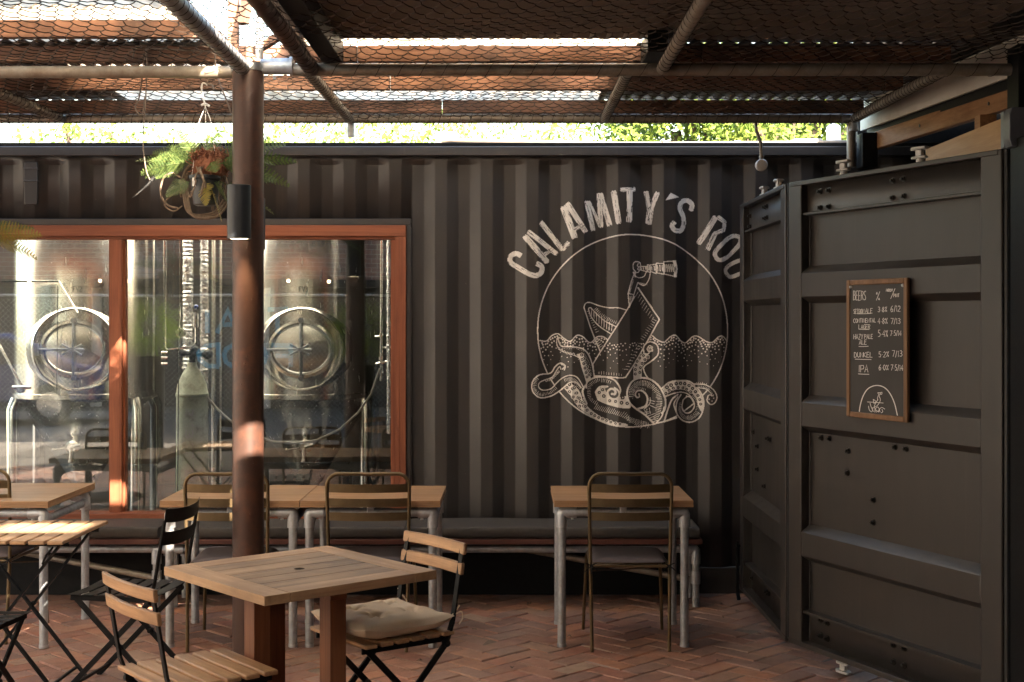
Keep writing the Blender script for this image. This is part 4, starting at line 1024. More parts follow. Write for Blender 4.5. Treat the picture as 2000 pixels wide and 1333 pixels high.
g = G(); g.lathe((x, 8.7, 0), [(.035, 2.7), (.035, 2.80), (.045, 2.81), (.045, 2.90), (.02, 2.92)], 20); singlething('roof_vent', 'white round vent pipe on the container roof at the right end', 'vent', g, M['white'])
x, z = XZ(70, 278, 8.6)
g = G(); g.box(x - .03, x + .03, 8.57, 8.63, 2.70, 2.765); g.box(x - .045, x + .045, 8.55, 8.65, 2.765, 2.775); singlething('roof_block', 'small orange timber block on the container roof at far left', 'block', g, M['purlin'])
# satellite-like pale lamp shade behind the fern
g = G(); g.lathe(P2(372, 283, 8.6), [(.105, -.02), (.10, .0), (.075, .03), (.03, .055), (.01, .06)], 28); singlething('dome_cover', 'pale dome cover on the container roof behind the hanging fern', 'dome', g, M['fascia'])
# pendant lamp
t = thing('wall_pendant', 'round bulkhead lamp hanging from bent conduit before the dark wall', 'lamp', (XZ(1487, 0, 8.0)[0], 8.0, 2.5))
g = G(); g.tube([P2(1476, 232, 7.95), P2(1477, 255, 7.95), P2(1486, 280, 7.98), P2(1487, 312, 8.0)], .0105, 10); g.cyl(P2(1487, 305, 8.0), P2(1487, 314, 8.0), .014, 12)
obj('conduit', g, M['oldpipe'], t, world=True)
g = G(); c = P2(1487, 323, 8.0); g.lathe(c, [(.02, -.03), (.034, -.02), (.036, .012), (.031, .02), (.012, .023)], 28, (0, -1, 0)); obj('lamp_body', g, M['fascia'], t, world=True)

# ================================================================ up-down lights on the post
for k, (px, py, dx, dy) in enumerate(((470, 414.5, 0, 0), (0, 0, 0, 0))):
    if k == 0: X, Y = -1.213, 6.03; zc = CAMZ + (624 - 414.5) * Y / 2650
    else: X, Y = -1.197, 6.285; zc = CAMZ + (624 - 438) * Y / 2650
    t = thing('post_light', ['black cylinder lamp on the front of the rusty post', 'black cylinder lamp mostly hidden behind the rusty post'][k], 'lamp', (X, Y, zc - .12), 0, 'cylinder lamps on the rusty post')
    g = G(); g.lathe((X, Y, zc), [(.046, -.119), (.050, -.12), (.0525, -.118), (.0525, .118), (.050, .12), (.046, .12), (.045, .11)], 40)
    sgn = 1 if k == 0 else -1
    obj('housing', g, M['gblack'], t, world=True)
    g = G(); g.lathe((X, Y, zc), [(.040, -.119), (.041, -.1175)], 32); obj('lens', g, M['lamp'], t, world=True)
    if k == 0:
        sl = bpy.data.lights.new('lamp_beam', 'SPOT'); sl.energy = 3.0; sl.color = (1, .62, .32); sl.spot_size = R(70); sl.spot_blend = .8; sl.shadow_soft_size = .03
        so = bpy.data.objects.new('lamp_beam', sl); C.objects.link(so); so.parent = t; so.location = (0, .0, -.02)

# ================================================================ ferns
def frond(g, base, dirv, L, droop, wid, twist=0.0, seed=0):
    rr_ = random.Random(seed); base = Vector(base); d = Vector(dirv).normalized()
    side = d.cross(Vector((0, 0, 1))).normalized(); n = 19; P = []; up0 = side.cross(d).normalized(); side = (side * math.cos(twist) + up0 * math.sin(twist)).normalized()
    p = base.copy(); t = d.copy()
    for i in range(n + 1):
        P.append(p.copy()); t = (t + Vector((0, 0, -droop / n))).normalized(); p = p + t * (L / n)
    g.tube(P, [.0020 * (1 - .7 * k / (len(P) - 1)) for k in range(len(P))], 5)
    for i in range(4, n):
        f = (i - 4) / (n - 4); w = wid * 1.25 * min(1, .55 + f * 3) * (1 - f) ** .75 + .004
        t = (P[i + 1] - P[i]).normalized() if i < n else t
        up = side.cross(t).normalized()
        for s_ in (-1, 1):
            dirp = (side * s_ + t * .55 + up * (.15 + rr_.uniform(-.12, .12)) - Vector((0, 0, .08))).normalized()
            nrm = dirp.cross(t).normalized(); m = 7; lw = L / n * .40
            # serrated pinna: little lobes each side of the mid vein
            vs = []; fs = []
            for k in range(m):
                a = P[i] + dirp * (w * k / m); b = P[i] + dirp * (w * (k + .95) / m); sc = (1 - k / m) ** .6 * lw + .0008
                for q in (-1, 1):
                    perp = dirp.cross(nrm).normalized() * q * sc
                    o = len(vs); vs += [a, b, b + perp + dirp * w * .06, a + perp * .75 + dirp * w * .08]; fs.append((o, o + 1, o + 2, o + 3) if q > 0 else (o + 3, o + 2, o + 1, o))
            g.add(vs, fs)
def fern(label, loc, seed, fronds, string=True):
    x, y, z = loc; rr_ = random.Random(seed)
    t = thing('hanging_fern', label, 'hanging plant', (x, y, z), 0, 'ferns hanging from the pergola')
    g = G(); g.lathe((x, y, z), [(.045, 0), (.055, .005), (.068, .12), (.074, .125), (.074, .14), (.066, .142), (.062, .13)], 32)
    pot = obj('pot', g, M['potm'], t, world=True)
    g = G(); g.box(x - .045, x - .03, y - .072, y - .066, z + .085, z + .125); obj('plant_tag', g, M['white'], pot, world=True)
    # fibrous root ball
    g = G()
    for k in range(420):
        a = rr_.uniform(0, 2 * PI); e = rr_.uniform(-.3, 1.3); r = rr_.uniform(.04, .10)
        c = Vector((x + .02 + r * math.cos(a) * .85, y + r * math.sin(a) * .85, z + .17 + .085 * math.sin(e)))
        d = Vector((rr_.gauss(0, 1), rr_.gauss(0, 1), rr_.gauss(0, 1))).normalized() * rr_.uniform(.015, .04)
        g.tube([c - d, c + Vector((rr_.gauss(0, .006), rr_.gauss(0, .006), rr_.gauss(0, .006))), c + d], rr_.uniform(.0012, .003), 4)
    g.sphere((x + .02, y, z + .18), .075, 14, 10, 1, 1, .85)
    obj('root_ball', g, M['rootr'], t, world=True)
    # woody rhizomes hanging over and round the pot
    g = G()
    for k in range(36):
        a = rr_.uniform(0, 2 * PI); r0 = .06; pts = [Vector((x + r0 * math.cos(a), y + r0 * math.sin(a), z + .17 + rr_.uniform(0, .05)))]
        if math.sin(a) < -.2 and k % 4: continue
        rr0 = rr_.uniform(.004, .009); ln = rr_.randint(5, 11); out = rr_.uniform(.085, .135)
        for i in range(ln):
            f = (i + 1) / ln; rad = r0 + (out - r0) * math.sin(min(1, f * 1.6) * PI / 2) * (1 if a > PI or f < .6 else .9)
            a += rr_.uniform(-.16, .16)
            pts.append(Vector((x - .01 + rad * math.cos(a), y + rad * math.sin(a), z + .19 - f * rr_.uniform(.10, .21) * ln / 9)))
        g.tube([p for p in smooth3(pts)], [rr0 * (1 - .5 * i / (len(smooth3(pts)) - 1)) for i in range(len(smooth3(pts)))], 6)
    pts = [Vector((x - .11, y - .03, z + .13)), Vector((x - .15, y - .04, z + .15)), Vector((x - .19, y - .04, z + .12)), Vector((x - .20, y - .04, z + .05)), Vector((x - .17, y - .04, z)), Vector((x - .12, y - .04, z - .015))]
    g.tube(smooth3(pts), .005, 6); g.tube(smooth3([Vector((x - .11, y - .02, z + .07)), Vector((x - .16, y - .03, z + .04)), Vector((x - .185, y - .03, z + .0)), Vector((x - .14, y - .04, z - .03)), Vector((x - .10, y - .04, z - .005))]), .004, 6)
    pts = [Vector((x - .10, y - .05, z + .12)), Vector((x - .09, y - .06, z + .04)), Vector((x - .07, y - .06, z - .03)), Vector((x - .02, y - .05, z - .045)), Vector((x + .05, y - .04, z - .03)), Vector((x + .09, y - .02, z + .03))]
    for q in range(3): g.tube(smooth3([p + Vector((q * .011 - .01, .05, -q * .008)) for p in pts]), .0065, 6)
    obj('rhizomes', g, M['root'], t, world=True)
    gg, gy = G(), G()
    for k, (az, el, L, droop, wd, col) in enumerate(fronds):
        d = Vector((math.cos(R(az)) * math.cos(R(el)), math.sin(R(az)) * math.cos(R(el)), math.sin(R(el))))
        b = (x + d.x * .06, y + d.y * .06, z + .20 if el > -20 else z + .12)
        frond(gy if col else gg, b, d, L, droop, wd, rr_.choice((-1, 1)) * rr_.uniform(.5, 1.2), seed + k)
    obj('fronds', gg, M['frond'], t, world=True)
    if gy.v: obj('yellowing_frond', gy, M['frondy'], t, world=True)
    if string:
        hz = z + .47
        g = G()
        for a in (100, 220, 340):
            g.tube([(x + .07 * math.cos(R(a)), y + .07 * math.sin(R(a)), z + .135), (x + .03 * math.cos(R(a)), y + .03 * math.sin(R(a)), z + .40), (x, y, hz)], .0016, 6)
        g.tube([(x - .02, y, hz + .005), (x, y, hz + .012), (x + .02, y, hz)], .006, 8); g.tube(smooth3([Vector((x, y, hz)), Vector((x - .012, y, hz + .05)), Vector((x - .018, y, hz + .09)), Vector((x - .01, y, hz + .11)), Vector((x + .01, y, hz + .10))]), .004, 8)
        obj('hanger', g, M['white'], t, world=True)
        g = G(); g.tube(smooth3([Vector((x + .0, y, hz + .10)), Vector((x + .015, y, hz + .13)), Vector((x + .01, y, hz + .2)), Vector((x - .02, y, 2.87))]), .0035, 7)
        g.tube(smooth3([Vector((x + .01, y, hz + .105)), Vector((x + .03, y, hz + .10)), Vector((x + .04, y, hz + .08))]), .005, 7)
        obj('hanging_wire', g, M['tubeg'], t, world=True)
    return t
def smooth3(pts, k=4):
    P = [Vector(p) for p in pts]; out = []; n = len(P)
    for i in range(n - 1):
        a, b, c, d = P[max(i - 1, 0)], P[i], P[i + 1], P[min(i + 2, n - 1)]
        for s_ in range(k):
            t = s_ / k; out.append(.5 * ((2 * b) + (c - a) * t + (2 * a - 5 * b + 4 * c - d) * t * t + (-a + 3 * b - 3 * c + d) * t ** 3))
    out.append(P[-1]); return out
fx, fz = XZ(401, 402, 6.42)
FR = [(195, 5, .24, .9, .05, 0), (178, 8, .2, .2, .045, 0), (165, 15, .26, .7, .05, 0), (210, -25, .16, .3, .04, 0), (-20, 5, .3, .9, .05, 0), (-30, -5, .26, .6, .045, 0), (185, 12, .27, .35, .058, 0), (200, 0, .25, .5, .055, 0), (172, 25, .22, .4, .05, 0), (150, 35, .22, .3, .05, 0), (190, -12, .2, .4, .05, 0),
      (5, 12, .38, .35, .06, 0), (-6, 28, .36, .5, .06, 0), (12, -5, .36, .4, .055, 0), (-12, -22, .34, .3, .055, 0), (20, 45, .3, .7, .05, 0), (0, -14, .30, .1, .05, 0),
      (100, 60, .22, .5, .045, 0), (80, 50, .26, .6, .05, 0), (60, 70, .2, .4, .04, 0), (120, 40, .26, .6, .05, 0), (230, 60, .2, .6, .045, 0), (160, 62, .24, .8, .045, 0), (30, 20, .3, .6, .05, 0), (40, 10, .3, .9, .05, 0),
      (-60, -10, .13, .6, .045, 0), (-50, -58, .24, .0, .055, 1), (-75, -42, .17, .5, .045, 1), (-40, -35, .16, .4, .04, 0)]
fern('fern with dry roots in a dark pot hanging left of the rusty post', (fx, 6.42, fz), 3, FR)
f2, z2 = XZ(-62, 505, 6.3)
fern('second hanging fern at the left edge, only its frond tips in view', (f2, 6.3, z2 - .1), 9, [(-5, 10, .30, .3, .06, 1), (5, -8, .28, .5, .055, 1), (15, 30, .25, .7, .05, 0), (180, 20, .28, .5, .05, 0), (90, 40, .28, .5, .05, 0), (-90, 30, .2, .5, .05, 0)])
# drip irrigation line with its stake
t = thing('drip_line', 'brown irrigation tube with black dripper stake dangling left of the fern', 'irrigation tube', (XZ(295, 0, 6.3)[0], 6.3, 2.2))
g = G()
def Q(l, Y=6.30): return smooth3([P2(a, b, Y) for a, b in l])
g.tube(Q([(285, 92), (287, 130), (284, 200), (281, 240), (279, 270), (281, 300), (286, 335), (293, 352)]), .0034, 7)
g.tube(Q([(259, 115), (264, 98), (275, 92), (287, 92), (280, 130), (272, 190), (264, 208), (270, 222), (278, 222), (283, 190)]), .0034, 7)
g.tube(Q([(290, 92), (310, 100), (340, 114), (370, 114), (395, 103)]), .0034, 7); g.tube(Q([(290, 94), (330, 97), (380, 100), (440, 103)]), .0034, 7)
g.tube(Q([(420, 103), (421, 130), (428, 160), (440, 190), (452, 222)]), .0034, 7)
obj('tube', g, M['tubeg'], t, world=True)
g = G(); g.tube([P2(300, 349, 6.3), P2(285, 365, 6.3), P2(258, 388, 6.3)], [.007, .005, .0015], 8); g.cyl(P2(302, 347, 6.3), P2(296, 354, 6.3), .010, 10)
obj('stake', g, M['rubber'], t, world=True)

# ================================================================ trees behind
def tree(label, x, y, zc, rad, seed, n=5200, sz=1.0):
    rr_ = random.Random(seed); t = thing('tree', label, 'tree', (x, y, 0), 0, 'trees behind the container')
    g = G(); g.tube([(x, y, 0), (x + .1, y, zc * .5), (x - .05, y, zc)], [.16, .12, .06], 10); cl = []
    for k in range(9):
        a = rr_.uniform(0, 2 * PI); e = Vector((x + math.cos(a) * rad * .6, y + math.sin(a) * rad * .5, zc + rr_.uniform(-.5, .6) * rad))
        g.tube([(x, y, zc * rr_.uniform(.5, .9)), e], [.05, .015], 6)
    obj('trunk', g, M['bark'], t, world=True)
    for k in range(46):
        u = Vector((rr_.gauss(0, 1), rr_.gauss(0, 1), rr_.gauss(0, 1))).normalized() * rr_.uniform(.35, 1) ** .6
        cl.append((x + u.x * rad, y + u.y * rad * .8, zc + u.z * rad * .75, rr_.uniform(.18, .42) * rad))
    g = G()
    for k in range(n):
        c = rr_.choice(cl); u = Vector((rr_.gauss(0, 1), rr_.gauss(0, 1), rr_.gauss(0, 1))).normalized() * (rr_.random() ** .5)
        p = Vector(c[:3]) + u * c[3]; d = Vector((rr_.gauss(0, 1), rr_.gauss(0, 1), rr_.gauss(0, .7) - .5)).normalized(); s1 = d.orthogonal().normalized()
        l = rr_.uniform(.045, .085) * sz; w_ = l * .32
        g.add([p, p + d * l * .45 + s1 * w_, p + d * l, p + d * l * .45 - s1 * w_], [(0, 1, 2, 3)])
    obj('crown', g, M['tleaf'], t, world=True)
for k, (px, Y, rad, lab) in enumerate(((215, 15, .95, 'thin green tree crown above the container left of the fern'), (470, 17, 1.2, 'pale green tree crown behind the hanging fern and post'), (640, 15.5, 1.1, 'light green tree crown right of the rusty post'),
        (800, 16.5, 1.2, 'light green tree crown behind the small grey junction box'), (985, 16, 1.2, 'wispy tree crown above the middle of the container'), (1330, 14, 1.15, 'dense green tree crown left of the bulkhead lamp'), (1530, 13.5, 1.2, 'dense green tree crown right of the bulkhead lamp'), (1690, 14.5, 1.0, 'green tree crown behind the white roof vent'))):
    x = (px - 1000) * Y / 2650; tree(lab, x, Y, 3.4 + (0 if k < 5 else .2), rad, 40 + k, (1500 if k < 2 else 2300) if k < 5 else 13000)
# ================================================================ pipe-legged tables along the wall
def pipe_table(label, x0, x1, y0, y1, lx=None):
    t = thing('pipe_table', label, 'table', ((x0 + x1) / 2, (y0 + y1) / 2, 0), 0, 'galvanised pipe tables along the container wall')
    g = G()
    g.box(x0, x1, y0, y1, .7395, .75)
    g.box(x0 + .001, x1 - .001, y0 + .001, y1 - .001, .728, .7394); g.box(x0, x1, y0, y1, .7165, .7279)
    obj('tabletop', g, M['ply'], t, world=True, bevel=.0012)
    a0, a1, b0, b1, zr = x0 + .04, x1 - .04, y0 + .05, y1 - .05, .684
    if lx: a0, a1 = lx
    for x in (a0, a1):
        for y in (b0, b1):
            g = G(); g.tube([(x, y, .006), (x, y, zr - .04)], .0215, 18)
            l = obj('leg', g, M['galv'], t, world=True)
            g = G(); g.lathe((x, y, 0), [(.0225, 0), (.0235, .002), (.0235, .018)], 18); obj('foot_cap', g, M['fit'], l, world=True)
            sx = 1 if x == a0 else -1; sy = 1 if y == b0 else -1
            g = G(); g.tube([(x, y, zr - .075), (x, y, zr - .012), (x + sx * .003, y, zr - .003), (x + sx * .012, y, zr), (x + sx * .075, y, zr)], .0285, 18)
            g.tube([(x, y + sy * .0, zr - .035), (x, y + sy * .07, zr - .035)], .0265, 16)
            g.cyl((x + sx * .055, y, zr - .02), (x + sx * .055, y, zr - .037), .008, 8)
            obj('elbow', g, M['fit'], t, world=True)
    for y in (b0, b1):
        g = G(); g.cyl((a0 + .06, y, zr), (a1 - .06, y, zr), .0215, 18); obj('rail', g, M['galv'], t, world=True)
        m = (a0 + a1) / 2
        g = G(); g.box(m - .018, m + .018, y - .026, y + .02, zr - .023, .716); g.cyl((m, y - .025, zr), (m, y - .031, zr), .007, 10); obj('top_bracket', g, M['fit'], t, world=True, bevel=.003)
    for x in (a0, a1):
        g = G(); g.cyl((x, b0 + .06, zr - .035), (x, b1 - .06, zr - .035), .0215, 18); obj('rail', g, M['galv'], t, world=True)
    return t
pipe_table('ply topped pipe table standing alone on the right, before the mural', .213, .918, 6.86, 7.47)
pipe_table('ply topped pipe table pushed against its twin, directly left of it behind the post', -1.780, -1.074, 6.85, 7.50)
pipe_table('ply topped pipe table right of its twin, below the right window jamb', -1.070, -.363, 6.85, 7.47)
pipe_table('ply topped pipe table cut off by the left edge, sunlight on its top', -3.05, -2.335, 6.83, 7.60)

# ================================================================ benches
def bench(label, x0, x1, legs, brace):
    t = thing('wall_bench', label, 'bench', ((x0 + x1) / 2, 8.0, 0), 0, 'benches along the container wall')
    g = G(); g.box(x0, x1, 7.80, 8.185, .372, .402); obj('seat_board', g, M['benchwood'], t, world=True, bevel=.003)
    a = x0 + .03; b = x1 - .03; zr = .335
    g = G(); g.cyl((a, 7.865, zr), (b, 7.865, zr), .0215, 16); obj('rail', g, M['galv'], t, world=True)
    g = G(); g.cyl((a, 8.14, zr), (b, 8.14, zr), .0215, 16); obj('rail', g, M['galv'], t, world=True)
    for x in legs:
        for y in (7.865, 8.14):
            g = G(); g.cyl((x, y, 0), (x, y, zr - .03), .0215, 16); obj('leg', g, M['galv'], t, world=True)
            s_ = 0 if x not in (a, b) else (1 if x == a else -1)
            g = G(); g.tube([(x, y, zr - .085), (x, y, zr - .01), (x + .006 * s_, y, zr - .002), (x + .06 * (s_ or 1), y, zr)], .0285, 16)
            obj('fitting', g, M['fit'], t, world=True)
            if y < 8: g = G(); g.cyl((x, y, .135), (x, y, .21), .028, 16); obj('fitting', g, M['fit'], t, world=True)
    for p, q in brace:
        g = G(); g.cyl(p, q, .019, 14); obj('brace', g, M['oldpipe'], t, world=True)
    return t
bench('long low bench under window and mural, pipe legs under a red board', -1.99, 1.095, (-1.96, 1.065), [((-.12, 8.10, .33), (1.03, 7.89, .155))])
bench('left low bench ending beside the black folding chair', -4.2, -2.03, (-4.17, -2.06), [((-3.2, 8.10, .33), (-2.08, 7.89, .165))])
def cushion(label, x0, x1):
    nx_, m = 60, 18; g = G(); prof_ = []
    for k in range(m + 1):
        a = -PI / 2 + PI * k / m; prof_.append((7.825 - .022 * math.cos(a) ** .6 if abs(math.cos(a)) > 1e-3 else 7.825, .438 + .033 * math.sin(a)))
    prof_ += [(8.0, .474), (8.17, .470), (8.175, .41)]
    vs = []
    for i in range(nx_ + 1):
        x = x0 + (x1 - x0) * i / nx_; e = min(1, min(i, nx_ - i) / 1.5 + .35)
        for y, z in prof_: vs.append((x, y, .405 + (z - .405) * (.85 + .15 * e) + .002 * math.sin(x * 9 + y * 5) * (z > .43)))
    K = len(prof_)
    g.add(vs, [(i * K + k, (i + 1) * K + k, (i + 1) * K + k + 1, i * K + k + 1) for i in range(nx_) for k in range(K - 1)] + [tuple(range(K)), tuple(nx_ * K + k for k in range(K - 1, -1, -1))])
    o = singlething('bench_cushion', label, 'cushion', g, M['cushion'], 'dark mesh cushions on the benches'); return o
cushion('dark mesh cushion on the long bench, left part behind the twin tables', -1.99, -.62)
cushion('dark mesh cushion on the long bench, right part under the mural', -.615, 1.08)
cushion('dark mesh cushion on the left bench, sunlit beside the mullion', -4.1, -2.04)

# ================================================================ bronze metal chairs
def bronze_chair():
    t = thing('metal_chair', 'x', 'chair', (0, 0, 0), 0, 'bronze metal chairs at the pipe tables')
    r = .0092
    def back(): 
        L = [(-.193, -.255, 0), (-.200, -.222, .43), (-.205, -.235, .70), (-.207, -.245, .83)]
        arc = [(-.207 + .06 * (1 - math.cos(a)), -.245 - .004 * math.sin(a), .83 + .062 * math.sin(a)) for a in np.linspace(.2, PI / 2, 6)]
        top = [(-.07, -.251, .892), (0, -.253, .8905), (.07, -.251, .892)]
        return L + arc + top + [(-x, y, z) for x, y, z in arc[::-1]] + [(-x, y, z) for x, y, z in L[::-1]]
    b = back(); g = G(); g.tube(b[3:-3], r, 12); obj('back_frame', g, M['bronze'], t)
    for sg in (-1, 1):
        g = G(); g.tube([(sg * .193, -.255, 0), (sg * .200, -.222, .43), (sg * .205, -.235, .70), (sg * .207, -.245, .83)], r, 12); obj('leg', g, M['bronze'], t)
        g = G(); g.tube([(sg * .212, .245, 0), (sg * .196, .205, .40), (sg * .190, .19, .425), (sg * .18, .15, .434)], r, 12); obj('leg', g, M['bronze'], t)
        g = G(); g.cyl((sg * .199, -.225, .425), (sg * .19, .195, .425), .008, 10); obj('seat_rail', g, M['bronze'], t)
    g = G(); g.cyl((-.2, -.224, .425), (.2, -.224, .425), .008, 10); obj('seat_rail', g, M['bronze'], t)
    g = G(); n = 24; pts = []
    for k in range(n):
        a = 2 * PI * k / n; ca_, sa_ = math.cos(a), math.sin(a)
        pts.append((.188 * math.copysign(abs(ca_) ** .35, ca_), -.01 + .195 * math.copysign(abs(sa_) ** .35, sa_)))
    g.prism(pts, (0, 0, 0), (1, 0, 0), (0, 1, 0), (0, 0, 1), .432, .438); obj('seat', g, M['bronze'], t, bevel=.002)
    for zc in (.82, .748, .678):
        g = G(); n = 14; vs = []
        for i in range(n + 1):
            x = -.203 + .406 * i / n; y = -.243 - .030 * (1 - (x / .203) ** 2) + (.83 - zc) * .05
            for dz, dy in ((-.021, .004), (.021, -.004)):
                for th in (-.0012, .0012): vs.append((x, y + th + dy * 0, zc + dz))
        fs = []
        for i in range(n):
            a = i * 4; b_ = a + 4; fs += [(a, b_, b_ + 2, a + 2), (a + 3, b_ + 3, b_ + 1, a + 1), (a + 2, b_ + 2, b_ + 3, a + 3), (a + 1, b_ + 1, b_, a)]
        g.add(vs, fs); obj('back_slat', g, M['bronze'], t)
    g = G(); g.tube([(-.198, -.215, .40), (-.05, -.1, .385), (.198, .17, .35)], .0035, 6); obj('stretcher', g, M['bronze'], t)
    return t
bc = bronze_chair()
def bpos(px, py_rear, Y=None): return (px - 1000) / ((py_rear - 624) / 1.667)
spots = [((1231 - 1000) / 390.0 + .002, 7.05, 0, 'bronze metal chair at the single table on the right'),
         (-.722, 7.05, .0, 'bronze metal chair standing between the rusty post and the folding chair with wood slats'),
         (-1.437, 7.05, .02, 'bronze metal chair behind the rusty post at the left twin table'),
         (-2.775, 7.22, -.05, 'bronze metal chair at the sunlit table, cut by the left edge')]
pads = []
for i, (x, y, rz, lab) in enumerate(spots):
    if i == 0: bc.location = (x, y, 0); bc.rotation_euler = (0, 0, rz); bc['label'] = lab; c = bc
    else: c = copy_tree(bc, (x, y, 0), rz, lab)
def seatpad():
    t = thing('seat_pad', 'x', 'seat pad', (0, 0, 0), 0, 'pads tied to the bronze chairs')
    g = G(); n = 20; vs = []; top = lambda u, v: .441 + .026 * max(0, (1 - abs(u) ** 5) * (1 - abs(v) ** 5)) ** .45
    for s_ in (1, 0):
        for j in range(n + 1):
            for i in range(n + 1):
                u, v = -1 + 2 * i / n, -1 + 2 * j / n; w_ = .19 + .008 * (v > 0); f = 1 - .04 * abs(u * v) ** 3
                vs.append((u * w_ * f, -.015 + v * .195 * f, top(u, v) if s_ else .4405))
    N = (n + 1) ** 2; fs = []
    for j in range(n):
        for i in range(n):
            a = j * (n + 1) + i; fs += [(a, a + 1, a + n + 2, a + n + 1), (N + a + n + 1, N + a + n + 2, N + a + 1, N + a)]
    for i in range(n):
        for (a, b) in ((i, i + 1), (n * (n + 1) + i + 1, n * (n + 1) + i)): fs.append((b, a, N + a, N + b))
        for (a, b) in (((i + 1) * (n + 1), i * (n + 1)), (i * (n + 1) + n, (i + 1) * (n + 1) + n)): fs.append((b, a, N + a, N + b))
    g.add(vs, fs); obj('pad', g, M['pad'], t, sharp=60)
    for sg in (-1, 1):
        g = G(); c0 = Vector((sg * .195, -.235, .428))
        for d in ((-.035, -.01, -.03), (.03, -.012, -.022), (-.03, 0, .012), (.028, 0, .014), (0, -.008, -.04)):
            g.tube([c0, c0 + Vector(d) * .6 + Vector((0, -.004, .003)), c0 + Vector(d)], [.004, .003, .002], 6)
        g.sphere(c0, .007, 8, 6)
        obj('tie_bow', g, M['black'], t)
    return t
sp = seatpad()
labs = ['mauve grey pad on the chair at the single right table', 'mauve grey pad on the chair left of the wood and steel folding chair', 'mauve grey pad on the bronze chair behind the rusty post', 'mauve grey pad on the bronze chair cut by the left edge']
for i, (x, y, rz, lab) in enumerate(spots):
    if i == 0: sp.location = (x, y, 0); sp['label'] = labs[0]
    else:
        c = copy_tree(sp, (x, y, 0), rz, labs[i])

# ================================================================ folding bistro chairs
def bistro(label, wooden, loc, rz, group='folding bistro chairs'):
    t = thing('folding_chair', label, 'chair', loc, rz, group); K = M['black']; W_ = .19
    for sg in (-1, 1):
        x = sg * W_
        g = G(); g.beam((x, -.250, .79), (x, -.20, .50), .026, .0085, (0, 1, .15)); g.beam((x, -.20, .50), (x, -.17, .42), .026, .009, (0, 1, .1)); g.beam((x, -.17, .42), (x, .235, 0), .010, .024, (0, 1, 1)); g.cyl((x - .012, -.17, .42), (x + .012, -.17, .42), .014, 10)
        obj('back_upright', g, K, t, bevel=.0015)
        xi = sg * (W_ - .022)
        g = G(); g.beam((xi, .17, .435), (xi, -.245, 0), .010, .024, (0, 1, 1)); g.cyl((xi - .02, -.033, .222), (xi + .02, -.033, .222), .010, 10)
        obj('leg', g, K, t, bevel=.0015)
        g = G(); g.beam((xi, -.19, .433), (xi, .195, .437), .010, .022); obj('seat_rail', g, K, t, bevel=.0015)
    g = G(); g.beam((-W_, .185, .05), (W_, .185, .05), .012, .012); obj('crossbar', g, K, t)
    g = G(); g.beam((-W_ + .02, -.20, .05), (W_ - .02, -.20, .05), .012, .012); obj('crossbar', g, K, t)
    if wooden:
        ys = [-.175, -.105, -.035, .035, .105, .175]
        for y in ys:
            g = G(); g.box(-.205, .205, y - .0275, y + .0275, .450, .467); obj('seat_slat', g, M['acacia'], t, bevel=.005)
        for zc, hh, yy, ww in ((.776, .0215, -.258, .212), (.70, .0225, -.246, .212)):
            g = G(); n = 12; vs = []; fs = []
            for i in range(n + 1):
                u = -1 + 2 * i / n; y = yy + .0 - .018 * (1 - u * u) + .012
                for dz, th in ((-hh, -.008), (hh, -.008), (hh, .008), (-hh, .008)): vs.append((u * ww, y + th - dz * .12, zc + dz))
            for i in range(n):
                for k in range(4): a = i * 4 + k; b = i * 4 + (k + 1) % 4; fs.append((a, a + 4, b + 4, b))
            fs += [(3, 2, 1, 0)[::-1], (n * 4, n * 4 + 1, n * 4 + 2, n * 4 + 3)[::-1]]
            g.add(vs, fs); obj('back_slat', g, M['acacia'], t, bevel=.004)
    else:
        for k in range(6):
            y = -.175 + k * .07; g = G(); n = 8; vs = []; fs = []
            for i in range(n + 1):
                u = -1 + 2 * i / n; z = .455 - .006 * (1 - u * u)
                for dy, dz in ((-.026, 0), (.026, 0), (.026, -.002), (-.026, -.002)): vs.append((u * .195, y + dy, z + dz))
            for i in range(n):
                for q in range(4): a = i * 4 + q; b = i * 4 + (q + 1) % 4; fs.append((a, a + 4, b + 4, b))
            fs += [(0, 1, 2, 3), (n * 4 + 3, n * 4 + 2, n * 4 + 1, n * 4)]
            g.add(vs, fs); obj('seat_slat', g, M['black'], t)
        for zc, hh, yy in ((.80, .030, -.255), (.70, .030, -.238)):
            g = G(); n = 14; vs = []; fs = []
            for i in range(n + 1):
                u = -1 + 2 * i / n; y = yy - .03 * (1 - u * u); lift = .012 * abs(u) ** 3
                for dz, th in ((-hh, -.001), (hh, -.001), (hh, .001), (-hh, .001)): vs.append((u * .2, y + th - dz * .12, zc + dz + lift))
            for i in range(n):
                for k in range(4): a = i * 4 + k; b = i * 4 + (k + 1) % 4; fs.append((a, a + 4, b + 4, b))
            fs += [(0, 1, 2, 3), (n * 4 + 3, n * 4 + 2, n * 4 + 1, n * 4)]
            g.add(vs, fs); obj('back_slat', g, M['black'], t)
    return t
def face(fx_, fy_): return math.atan2(-fx_, fy_)
bistro('folding chair with wood slats at the lower left, nearest the camera', True, (-1.085, 4.68, 0), face(.77, .62))
cc = bistro('folding chair with wooden back slats carrying the beige cushion', True, (-.505, 5.27, 0), face(-.787, -.617))
bistro('all black folding chair turned left, between sunlit table and wooden table', False, (-1.735, 6.14, 0), face(-1, .14))
bistro('all black folding chair at the lower left corner, partly out of view', False, (-2.215, 5.47, 0), face(.16, 1))

